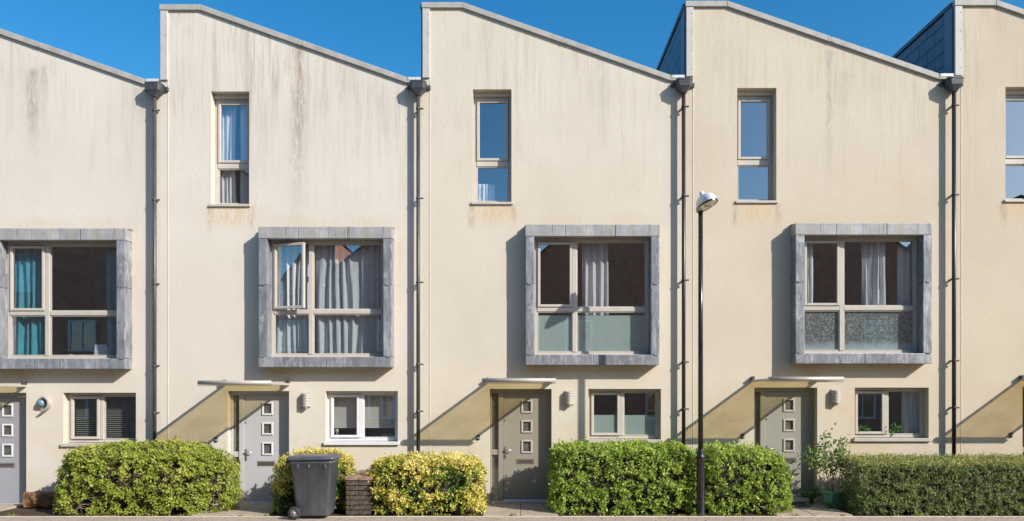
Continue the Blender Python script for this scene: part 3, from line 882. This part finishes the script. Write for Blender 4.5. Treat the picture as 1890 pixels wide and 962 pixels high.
# ------------------------------------------------------------------ foliage
def leaf_mesh(name, P, Dv, L, Wd, mat, var, parent, fold=.25, N=None):
    """P base points, Dv unit directions; every leaf a folded diamond of two triangles"""
    n = len(P)
    rv = rng.normal(size=(n, 3)) if N is None else N
    side = np.cross(Dv, rv); side /= np.linalg.norm(side, axis=1, keepdims=True) + 1e-9
    nor = np.cross(Dv, side)
    L = L.reshape(-1, 1); Wd = Wd.reshape(-1, 1)
    mid = P + Dv*L*.5 + nor*L*fold*.35
    v = np.empty((n, 4, 3), np.float32)
    v[:, 0] = P; v[:, 1] = mid + side*Wd*.5; v[:, 2] = P + Dv*L; v[:, 3] = mid - side*Wd*.5
    me = bpy.data.meshes.new(name)
    me.vertices.add(n*4); me.vertices.foreach_set('co', v.reshape(-1))
    idx = np.arange(n, dtype=np.int32)[:, None]*4
    tri = np.concatenate([idx, idx+1, idx+2, idx, idx+2, idx+3], axis=1).reshape(-1)
    me.loops.add(n*6); me.loops.foreach_set('vertex_index', tri)
    me.polygons.add(n*2)
    me.polygons.foreach_set('loop_start', np.arange(0, n*6, 3, dtype=np.int32))
    me.polygons.foreach_set('loop_total', np.full(n*2, 3, np.int32))
    a = me.attributes.new('leafvar', 'FLOAT', 'POINT')
    a.data.foreach_set('value', np.repeat(var.astype(np.float32), 4))
    me.update(); me.validate()
    o = link(name, me, mat, parent)
    o['kind'] = 'stuff'
    return o

def lump(P, s, seed):
    return np.array([mnoise.noise(Vector((p[0]*s+seed, p[1]*s, p[2]*s))) for p in P])

def hedge(name, label, cat, c, half, ht, n_exp, count, size, aspect, mat, lumps=.06, lump_s=2.6, group=None,
          topfn=None, varfn=None, out=1.0, seed=0.0, depth=.16, twigs=700, per=6, gaps=2.2, tumble=.45, droop=.25, shoots=60):
    """clipped or rounded shrub: leaves spread through the outer shell of a superellipsoid"""
    root = empty(name, (c[0], c[1], 0))
    tag(root, label, cat, group)
    hx, hy = half; zc = ht*.42; zu = ht - zc
    def shell(n):
        ar = np.array([hy*ht, hy*ht, hx*ht, hx*ht, hx*hy*2.0])
        f = rng.choice(5, n, p=ar/ar.sum())
        u = rng.uniform(-1, 1, (n, 3))
        u[f == 0, 0] = -1; u[f == 1, 0] = 1; u[f == 2, 1] = -1; u[f == 3, 1] = 1; u[f == 4, 2] = 1
        uz = np.maximum(u[:, 2], 0)
        r = (np.abs(u[:, 0])**n_exp + np.abs(u[:, 1])**n_exp + uz**n_exp)**(-1/n_exp)
        q = u*r[:, None]; q[:, 2] = np.where(u[:, 2] < 0, u[:, 2], q[:, 2])
        g = np.sign(q)*np.abs(q)**(n_exp-1)/np.array([hx, hy, zu])
        g[:, 2] = np.where(q[:, 2] < 0, g[:, 2]*.15, g[:, 2])
        g /= np.linalg.norm(g, axis=1, keepdims=True)
        return q, g
    def world(q):
        p = q*np.array([hx, hy, zu]); p[:, 2] = zc + np.where(q[:, 2] < 0, q[:, 2]*zc*1.02, q[:, 2]*zu)
        if topfn is not None: p[:, 2] *= topfn(p)
        return p
    nc = count//per
    q, g = shell(nc)
    p = world(q)
    nz = lump(p, lump_s, seed); nz2 = lump(p, lump_s*3.1, seed+9)
    dpt = rng.uniform(0, 1, nc)**1.6*depth
    p = p + g*(lumps*nz + lumps*.8*nz2 - dpt)[:, None]
    low = np.clip(1 - p[:, 2]/(ht*.8), 0, 1)
    thin = rng.uniform(size=nc) < gaps*np.clip((-nz2-.06)*3.2, 0, 1)*(.30+1.0*low)
    keep = (p[:, 2] > .02) & (p[:, 1] + c[1] < -.03) & ~thin
    p, g, nz, nz2 = p[keep], g[keep], nz[keep], nz2[keep]
    # a whorl of leaves round every shoot tip
    nc = len(p); n = nc*per
    gn = g + rng.normal(size=(nc, 3))*.42; gn /= np.linalg.norm(gn, axis=1, keepdims=True)
    rep_ = lambda a: np.repeat(a, per, axis=0)
    G = rep_(gn)
    N = G*out + rng.normal(size=(n, 3))*tumble; N /= np.linalg.norm(N, axis=1, keepdims=True)
    d = rng.normal(size=(n, 3)) + np.array([0, 0, droop]); d -= N*(d*N).sum(1, keepdims=True)
    d /= np.linalg.norm(d, axis=1, keepdims=True)
    d = d + G*.30; d /= np.linalg.norm(d, axis=1, keepdims=True)
    P = rep_(p) + rng.normal(size=(n, 3))*size*.28 + G*rng.uniform(-.3, .3, (n, 1))*size
    Ls = size*rng.uniform(.65, 1.2, n)
    var = np.clip(.5 + .5*rep_(nz2) + .25*rep_(nz) + rep_(rng.normal(size=nc))*.13 + rng.normal(size=n)*.09, 0, 1)
    if varfn is not None: var = np.clip(varfn(P, rep_(g), var, rep_(nz), rep_(nz2)), 0, 1)
    ok = P[:, 2] > .008
    leaf_mesh('foliage', P[ok], d[ok], Ls[ok], (Ls*aspect)[ok], mat, var[ok], root, N=N[ok])
    # stray shoots above the clipped outline
    ns = shoots
    if ns:
        q, g = shell(ns*6); sel = (g[:, 2] > .35) & (world(q)[:, 1] + c[1] < -.1)
        q, g = q[sel][:ns], g[sel][:ns]; p = world(q); m_ = len(p)
        hgt = rng.uniform(.03, .11, m_); per_s = 9
        tt = np.tile(np.linspace(.1, 1, per_s), m_)[:, None]
        lean = np.repeat(rng.normal(size=(m_, 3))*.25 + np.array([0, 0, 1.0]), per_s, axis=0)
        P = np.repeat(p, per_s, axis=0) + lean*tt*np.repeat(hgt, per_s)[:, None]
        d = rng.normal(size=(len(P), 3)) + lean*.8; d /= np.linalg.norm(d, axis=1, keepdims=True)
        Ls = size*rng.uniform(.6, 1.0, len(P))
        leaf_mesh('stray_shoots', P, d, Ls, Ls*aspect, mat, np.clip(.75+rng.normal(size=len(P))*.15, 0, 1), root)
    # solid dark core for inner branches, added to block light; shade in its colour
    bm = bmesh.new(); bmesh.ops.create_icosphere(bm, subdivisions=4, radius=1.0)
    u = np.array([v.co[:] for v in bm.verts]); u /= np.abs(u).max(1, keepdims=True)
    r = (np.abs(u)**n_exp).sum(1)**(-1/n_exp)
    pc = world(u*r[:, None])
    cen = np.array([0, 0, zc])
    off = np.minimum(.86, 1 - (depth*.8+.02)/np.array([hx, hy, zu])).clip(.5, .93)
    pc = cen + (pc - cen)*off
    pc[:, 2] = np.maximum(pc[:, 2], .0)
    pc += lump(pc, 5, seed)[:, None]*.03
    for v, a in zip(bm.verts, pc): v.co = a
    me = bpy.data.meshes.new('shade_core'); bm.to_mesh(me); bm.free()
    o = link('shade_core', me, M['core'], root)
    # twigs
    q, g = shell(twigs); p = world(q); mb = MB()
    for a, b in zip(p, g):
        if a[2] < .05: continue
        a = Vector(a); b = Vector(b) + Vector(rng.normal(size=3))*.4
        mb.tube([a - b*(depth+.08), a - b*.02], [.006, .003], 4, False)
    mb.build('twigs', M['twig'], root)['kind'] = 'stuff'
    return root

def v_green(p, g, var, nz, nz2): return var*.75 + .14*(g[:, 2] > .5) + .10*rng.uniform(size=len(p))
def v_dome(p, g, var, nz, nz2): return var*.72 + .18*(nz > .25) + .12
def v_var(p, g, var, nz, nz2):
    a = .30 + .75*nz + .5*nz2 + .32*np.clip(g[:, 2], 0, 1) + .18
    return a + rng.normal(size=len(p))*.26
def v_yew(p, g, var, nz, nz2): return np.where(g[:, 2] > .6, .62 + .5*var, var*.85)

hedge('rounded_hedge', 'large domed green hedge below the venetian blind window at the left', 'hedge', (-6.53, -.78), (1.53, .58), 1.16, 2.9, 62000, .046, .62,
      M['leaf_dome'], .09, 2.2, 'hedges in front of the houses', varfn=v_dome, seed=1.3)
hedge('variegated_bush', 'yellow variegated bush behind the wheelie bin', 'bush', (-3.62, -.72), (.70, .50), 1.02, 3.0, 21000, .050, .58,
      M['leaf_var'], .10, 2.6, 'variegated bushes', varfn=v_var, seed=14.2)
hedge('variegated_bush', 'yellow and green variegated bush left of the taupe door', 'bush', (-1.64, -.79), (.97, .56), .94, 4.6, 29000, .052, .58,
      M['leaf_var'], .07, 2.6, 'variegated bushes', varfn=v_var, seed=25.1)
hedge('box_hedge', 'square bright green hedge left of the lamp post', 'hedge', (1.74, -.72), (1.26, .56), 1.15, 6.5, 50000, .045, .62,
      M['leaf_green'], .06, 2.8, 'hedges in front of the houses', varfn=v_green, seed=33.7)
hedge('box_hedge', 'lower bright green hedge sloping down between lamp post and sage door', 'hedge', (3.79, -.72), (.80, .56), 1.13, 4.4, 34000, .045, .62,
      M['leaf_green'], .06, 2.8, 'hedges in front of the houses', varfn=v_green, seed=41.9, topfn=lambda p: 1.0 - .10*np.clip((p[:, 0]+.1)/.7, 0, 1)**1.3)
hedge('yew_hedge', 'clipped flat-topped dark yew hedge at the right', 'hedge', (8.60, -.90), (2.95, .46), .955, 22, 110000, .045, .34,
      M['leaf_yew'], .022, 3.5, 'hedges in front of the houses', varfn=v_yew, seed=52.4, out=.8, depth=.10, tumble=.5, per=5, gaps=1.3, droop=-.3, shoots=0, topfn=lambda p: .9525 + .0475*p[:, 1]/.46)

# ------------------------------------------------------------------ potted rose, small fern
def rose():
    root = tag(empty('potted_rose', (5.52, -.46, 0)), 'leggy rose bush in a green pot between sage door and yew hedge', 'plant')
    # pot, tapered and square with a rim
    vs = []; 
    for (a, z) in ((.085, 0), (.112, .25), (.125, .25), (.128, .30), (.112, .30), (.105, .26)):
        vs += [(-a,-a,z),(a,-a,z),(a,a,z),(-a,a,z)]
    fs = [(0,3,2,1)] + [(i*4+j, i*4+(j+1) % 4, (i+1)*4+(j+1) % 4, (i+1)*4+j) for i in range(5) for j in range(4)]
    pot = MB().add(vs, fs).build('pot', M['pot_green'], root, .006)
    MB().box(-.10, .10, -.10, .10, .255, .268).build('compost', M['soil'], root)
    for o in (pot,): o.rotation_euler = (0, R(4), R(24))
    P = []; D = []; var = []
    stems = MB()
    ends = [(-.42, .10, 1.02), (-.10, -.02, 1.33), (.18, .05, 1.18), (-.22, .05, 1.12), (.06, -.08, 1.05), (-.32, -.02, .92), (.24, .0, 1.22), (-.05, .10, .85)]
    for e in ends:
        e = Vector(e)
        pts = []
        bend = Vector((rng.normal()*.06, rng.normal()*.05, 0))
        for i in range(7):
            t = i/6
            pts.append(Vector((e.x*t**1.4, e.y*t, .24 + (e.z-.24)*t)) + bend*math.sin(math.pi*t))
        stems.tube(pts, [.009-.001*i for i in range(7)], 6)
        for i in range(105):
            t = rng.uniform(.42, 1.0)**.65
            a = pts[min(5, int(t*6))].lerp(pts[min(6, int(t*6)+1)], t*6-int(t*6))
            q = np.array(a) + rng.normal(size=3)*np.array([.075, .06, .06])
            P.append(q); d = rng.normal(size=3) + np.array([0, -.4, .1]); D.append(d/np.linalg.norm(d))
            var.append(np.clip(rng.normal(.55, .2) + (.45 if rng.uniform() < (.22 if t > .93 else .03) else 0), 0, 1))
    stems.build('stems', M['twig'], root)
    n = len(P)
    Ls = rng.uniform(.045, .08, n)
    leaf_mesh('foliage', np.array(P), np.array(D), Ls, Ls*.62, M['leaf_rose'], np.array(var), root)
rose()
def tuft(name, label, loc, n, r, hgt, size, mat, group=None):
    root = tag(empty(name, loc), label, 'plant', group)
    st = MB(); P = []; D = []
    for i in range(n):
        a = rng.uniform(0, 2*math.pi); rr = r*rng.uniform(.3, 1)
        e = Vector((rr*math.cos(a), rr*math.sin(a), hgt*rng.uniform(.5, 1)))
        pts = [Vector((0, 0, 0)), Vector((e.x*.35, e.y*.35, e.z*.75)), e]
        st.tube(pts, [.005, .004, .002], 4)
        for j in range(9):
            t = .35 + .65*j/8
            p = pts[1].lerp(pts[2], (t-.35)/.65)
            d = Vector((math.cos(a), math.sin(a), rng.uniform(-.2, .5))) + Vector(rng.normal(size=3))*.5
            P.append(np.array(p)); D.append(np.array(d.normalized()))
    st.build('stems', M['leaf_house'], root)
    m = len(P); Ls = size*rng.uniform(.7, 1.2, m)
    leaf_mesh('foliage', np.array(P), np.array(D), Ls, Ls*.4, mat, rng.uniform(0, 1, m), root)
    return root
tuft('fern', 'small bright green fern at the foot of the sage door frame', (5.26, -.22, 0), 16, .18, .36, .08, M['leaf_house'])
tuft('weed', 'low green weeds beside the green plant pot', (5.42, -.62, 0), 10, .14, .12, .06, M['leaf_rose'])
for (xx, hh, lab) in ((3.28, .20, 'leafy house plant behind the opening light of the window above the yew hedge'), (3.82, .22, 'house plant behind the fixed light of the window above the yew hedge')):
    t_ = tuft('house_plant', lab, (HX[3]+xx*HW[3]/4.86, .26, HZ[3]+1.20), 14, .16, hh, .10, M['leaf_house'], 'house plants on the window sill')

# ------------------------------------------------------------------ low brick wall, timber block, door mat, slabs
bw_ = tag(empty('low_brick_wall', (-2.76, 0, 0)), 'low weathered brick garden wall between the two variegated bushes', 'wall')
MB().box(-.20, .20, -1.225, -.01, -.05, .565).build('mortar', M['mortar'], bw_)
bshare = {}
def brick(x0, x1, y0, y1, z0, z1, mat):
    key = (round(x1-x0, 3), round(y1-y0, 3), round(z1-z0, 3), mat)
    if key not in bshare:
        o = MB().box(0, key[0], 0, key[1], 0, key[2]).build('brick', M[mat], bw_, .007)
        bshare[key] = o.data
    else:
        o = link('brick', bshare[key], None, bw_)
    o.location = (x0, y0 + random.uniform(-.014, .006), z0 + random.uniform(-.003, .003))
    o.rotation_euler = (random.uniform(-.01, .01), random.uniform(-.008, .008), random.uniform(-.012, .012))
for c in range(7):
    z0 = .0 + c*.082
    if c % 2 == 0: cuts = [-.215, -.003, .215]
    else: cuts = [-.215, -.15, .215]
    for a, b in zip(cuts[:-1], cuts[1:]):
        brick(a+.004, b-.004, -1.24, -1.14, z0, z0+.072, 'brickpiece')
    yy = -1.135 + (.105 if c % 2 else 0)
    while yy < -.1:
        for sgn in (-1, 1):
            xa = -.215 if sgn < 0 else .115
            brick(xa+.003, xa+.10, yy, yy+.205, z0, z0+.072, 'brickpiece')
        yy += .214
yy = -1.255
while yy < -.06:
    brick(-.225, -.004, yy, yy+.10, .578, .64, 'bricktop'); brick(.004, .225, yy, yy+.10, .578, .64, 'bricktop')
    yy += .109
tb = MB()
nseg, nr = 26, 18
vs = []
for i in range(nseg+1):
    t = i/nseg
    for j in range(nr):
        a = 2*math.pi*j/nr
        r = .145*(1 + .20*mnoise.noise(Vector((t*5, math.cos(a)*1.7, math.sin(a)*1.7))) + .12*mnoise.noise(Vector((t*17, math.cos(a)*5, math.sin(a)*5))))
        ca, sa = math.cos(a), math.sin(a)
        n_ = (abs(ca)**4 + abs(sa)**4)**-.25
        vs.append((t*.86, r*ca*n_, .14 + r*sa*n_))
fs = [(i*nr+j, i*nr+(j+1) % nr, (i+1)*nr+(j+1) % nr, (i+1)*nr+j) for i in range(nseg) for j in range(nr)]
fs += [tuple(range(nr)), tuple(nseg*nr+j for j in range(nr))[::-1]]
o = tb.add(vs, fs, False).build('timber_block', M['timber'])
o.location = (-8.90, -.36, -.01)
tag(o, 'rough brown timber log edging the bed beside the left-edge door', 'log')
mat_ = MB().box(-.36, .36, -.22, .22, 0, .014).build('door_mat', simple('mat_fibre', (.045, .047, .055), .95, 0, .3, 60, .6), None, .003)
mat_.location = (4.78, -.30, .026)
tag(mat_, 'dark door mat on the slabs before the sage door', 'door mat')
for hi, hxx in enumerate(HX):
    k = HW[hi]/4.86
    pth = empty('path', (hxx + 1.81*k, 0, 0)); pth['kind'] = 'structure'
    for r_ in range(2):
        for c_ in range(2):
            x0 = -.63 + c_*.632
            ya, yb2 = (-1.398, -.72) if r_ == 0 else (-.714, -.012)
            MB().box(x0+.003, x0+.626, ya, yb2, -.05, .022+random.uniform(-.003, .003)).build('paving_slab', M['slab'], pth, .004)

# ------------------------------------------------------------------ street lamp
LP = tag(empty('street_lamp', (2.98, -1.33, 0)), 'black street lamp post with white head in front of the hedges', 'street lamp')
MB().lathe([(.078, -.02), (.078, .03), (.068, .05), (.068, .93), (.074, .95), (.074, .985), (.066, 1.0), (.058, 1.05), (.046, 1.10), (.042, 1.12)], 24).build('base', M['lamp_black'], LP)
pole = MB().tube([(0, 0, 1.10), (0, 0, 5.10)], [.042, .038], 20).build('pole', M['lamp_black'], LP)
MB().box(-.02, .02, -.0695, -.066, .30, .62).build('service_door', M['lamp_black'], LP, .003)
hd = []
n1, n2 = 28, 9
ax = Vector((.10, -.98, .10)).normalized(); sd = Vector((.95, .10, .26)).normalized(); upv = sd.cross(ax).normalized()
if upv.z < 0: upv = -upv
cen = Vector((.045, -.20, 5.13))
def hp_(u, v):
    """u along rim angle, v 0 rim .. 1 crown"""
    ra = .30*(1-.0*v); cu, su = math.cos(u), math.sin(u)
    wid = .150*(1 + .18*cu)
    rr = math.cos(v*math.pi/2)**.8
    return cen + ax*(ra*cu*rr) + sd*(wid*su*rr) + upv*(.185*math.sin(v*math.pi/2))
vs = [hp_(2*math.pi*i/n1, j/n2*.98) for j in range(n2+1) for i in range(n1)]
fs = [(j*n1+i, j*n1+(i+1) % n1, (j+1)*n1+(i+1) % n1, (j+1)*n1+i) for j in range(n2) for i in range(n1)]
fs.append(tuple(n2*n1+i for i in range(n1)))
hdo = MB().add(vs, fs, True).build('lamp_head', M['lamp_white'], LP)
vs = [cen + (hp_(2*math.pi*i/n1, 0)-cen)*.94 - upv*.012 for i in range(n1)] + [cen + (hp_(2*math.pi*i/n1, 0)-cen)*.94 + upv*.01 for i in range(n1)]
fs = [tuple(range(n1)), tuple(range(2*n1-1, n1-1, -1))] + [(i, (i+1) % n1, n1+(i+1) % n1, n1+i) for i in range(n1)]
MB().add(vs, fs).build('lens', M['lens'], LP)
vs = [cen + (hp_(2*math.pi*i/n1, 0)-cen)*s_ + upv*z_ for (s_, z_) in ((1.0, -.018), (1.03, -.018), (1.03, .012), (1.0, .012)) for i in range(n1)]
fs = [(q*n1+i, q*n1+(i+1) % n1, ((q+1) % 4)*n1+(i+1) % n1, ((q+1) % 4)*n1+i) for q in range(4) for i in range(n1)]
MB().add(vs, fs).build('rim', M['lamp_black'], LP)
c2 = cen - ax*.02 + upv*.175
MB().tube([c2, c2 + upv*.07], [.042, .040], 14).build('photocell', M['lamp_white'], LP)
MB().box(cen.x-.06, cen.x+.08, cen.y-.14, cen.y-.08, cen.z-.045, cen.z-.028).build('lamp_module', M['kerb'], LP, .006)

# ------------------------------------------------------------------ wheelie bin
BN = tag(empty('wheelie_bin', (-3.43, -1.46, 0)), 'dark grey wheelie bin on the pavement before a variegated bush', 'bin')
def rrect(hx, hy, r, n=5):
    pts = []
    for (sx, sy, a0) in ((1, 1, 0), (-1, 1, 90), (-1, -1, 180), (1, -1, 270)):
        for i in range(n+1):
            a = R(a0 + 90*i/n)
            pts.append((sx*(hx-r) + r*math.cos(a), sy*(hy-r) + r*math.sin(a)))
    return pts
def loft_rr(levels, r=.045):
    vs = []; 
    for (x0, x1, hy, z) in levels:
        cx, hx = (x0+x1)/2, (x1-x0)/2
        vs += [(cx+a, b, z) for a, b in rrect(hx, hy, min(r, hx*.9, hy*.9))]
    n = 24
    fs = [(i*n+j, i*n+(j+1) % n, (i+1)*n+(j+1) % n, (i+1)*n+j) for i in range(len(levels)-1) for j in range(n)]
    fs += [tuple(range(n))[::-1], tuple((len(levels)-1)*n+j for j in range(n))]
    return vs, fs
vs, fs = loft_rr([(-.22, .26, .215, .045), (-.235, .275, .225, .07), (-.335, .335, .272, .90), (-.345, .345, .282, .905), (-.345, .345, .282, .955)])
MB().add(vs, fs, True).build('body', M['bin'], BN)
vs, fs = loft_rr([(-.375, .385, .305, .958), (-.38, .392, .312, .965), (-.38, .392, .312, .995), (-.36, .375, .296, 1.015), (-.30, .33, .25, 1.026), (-.15, .20, .13, 1.030)], .05)
lid = MB().add(vs, fs, True).build('lid', M['bin'], BN)
for o in (lid,):
    o.rotation_euler = (0, R(-.8), 0)
MB().box(.33, .40, -.07, .07, .972, .99).build('lid_grip', M['bin'], lid, .006)
MB().tube([(-.40, -.24, .93), (-.40, .24, .93)], .017, 10).build('handle', M['bin'], BN)
for sy in (-.17, .17):
    MB().box(-.42, -.33, sy-.02, sy+.02, .90, .975).build('hinge', M['bin'], BN, .006)
for xx in (-.20, -.02, .24):
    MB().box(xx-.014, xx+.014, -.300, -.268, .835, .90).build('rib', M['bin'], BN, .004)
MB().tube([(-.26, -.27, .10), (-.26, .27, .10)], .012, 8).build('axle', M['steel_dark'], BN)
for sy in (-1, 1):
    wl = MB().lathe([(.062, -.028), (.096, -.026), (.104, -.014), (.104, .014), (.096, .026), (.062, .028), (.058, 0), (.062, -.028)], 28, (-.26, sy*.285, .104), 'Y').build('wheel', M['rubber'], BN)
    hb = MB().lathe([(0, -.026), (.022, -.026), (.024, -.018), (.040, -.016), (.060, -.02), (.062, 0), (.060, .02), (.024, .018), (0, .026)], 20, (-.26, sy*.285, .104), 'Y').build('hub', M['hub'], wl)
    for q in range(6):
        a = q*math.pi/3
        cx_, cz_ = -.26 + .043*math.cos(a), .104 + .043*math.sin(a)
        MB().lathe([(0, -.0235), (.011, -.0235), (.011, .0235), (0, .0235)], 8, (cx_, sy*.285, cz_), 'Y').build('slot', M['rubber'], wl)

# ------------------------------------------------------------------ brick terrace across the street (seen mirrored in the panes)
# three storeys of unequal windows
opp = [(-26, 9.0, 8.2, 11.5), (-17, 9.0, 8.8, 12.0), (-8, 8.0, 7.4, 10.6), (0, 8.0, 7.4, 10.8), (8, 9.0, 7.8, 11.0), (17, 9.0, 7.4, 10.6)]
for (x0, w, eave, ridge) in opp:
    b = tag(empty('brick_house', (x0, -18.6, 0)), 'red brick house across the street, seen only as window reflections', 'house', 'brick houses across the street')
    poly = [(0, -.1), (w-.02, -.1), (w-.02, eave), (w/2, ridge), (0, eave)]
    MB().prism(poly, -8, 0).build('wall', M['brick_far'], b)
    MB().add([(-.1, .25, eave-.05), (w/2, .25, ridge+.08), (w/2, -8.2, ridge+.08), (-.1, -8.2, eave-.05)], [(0,1,2,3)]).add(
        [(w+.06, .25, eave-.05), (w/2, .25, ridge+.08), (w/2, -8.2, ridge+.08), (w+.06, -8.2, eave-.05)], [(0,1,2,3)]).build('roof', M['tile_far'], b)
    for zc in (1.0, 3.9, 6.4):
        if zc + 1.4 > eave: continue
        for f in ((.24, .74) if zc < 3 else (.30, .80) if zc < 6 else (.5,)):
            wx = w*f
            wf = MB().ring(wx-.6, wx+.6, .0, .06, zc, zc+1.35, .09).box(wx-.03, wx+.03, .0, .05, zc+.09, zc+1.26).build('window', M['frame_white'], b)
            MB().box(wx-.51, wx+.51, .004, .012, zc+.09, zc+1.26).build('pane', M['glass_dark'], wf)

# ------------------------------------------------------------------ dry leaves blown along the edging
n = 260
P = np.stack([rng.uniform(-10, 10, n), -1.5 - np.abs(rng.normal(size=n))*.22, np.full(n, .004)], 1)
D = np.stack([rng.normal(size=n), rng.normal(size=n), np.abs(rng.normal(size=n))*.15], 1); D /= np.linalg.norm(D, axis=1, keepdims=True)
N = np.tile(np.array([0, 0, 1.0]), (n, 1)) + rng.normal(size=(n, 3))*.2
Ls = rng.uniform(.015, .04, n)
M['leaf_dry'] = leaf_material('leaf_dry', [(0, (.10, .06, .03)), (1, (.26, .18, .09))])
o = leaf_mesh('leaf_litter', P, D, Ls, Ls*.6, M['leaf_dry'], rng.uniform(0, 1, n), None, N=N)
tag(o, 'small dry leaves scattered along the pavement edging', 'leaves')

# ------------------------------------------------------------------ weeds in the joint behind the edging stones
cx = np.concatenate([rng.uniform(-9.8, 9.5, 46)])
n = len(cx)*14
bx = np.repeat(cx, 14) + rng.normal(size=n)*.035
P = np.stack([bx, -1.398 + rng.normal(size=n)*.012, np.zeros(n)], 1)
D = np.stack([rng.normal(size=n)*.5, rng.normal(size=n)*.4 - .2, np.ones(n)], 1); D /= np.linalg.norm(D, axis=1, keepdims=True)
Ls = rng.uniform(.025, .075, n)*np.repeat(rng.uniform(.5, 1.2, len(cx)), 14)
o = leaf_mesh('joint_weeds', P, D, Ls, Ls*.22, M['leaf_dome'], rng.uniform(.1, .95, n), None)
tag(o, 'tiny weeds and grass growing along the edging joint', 'weeds')
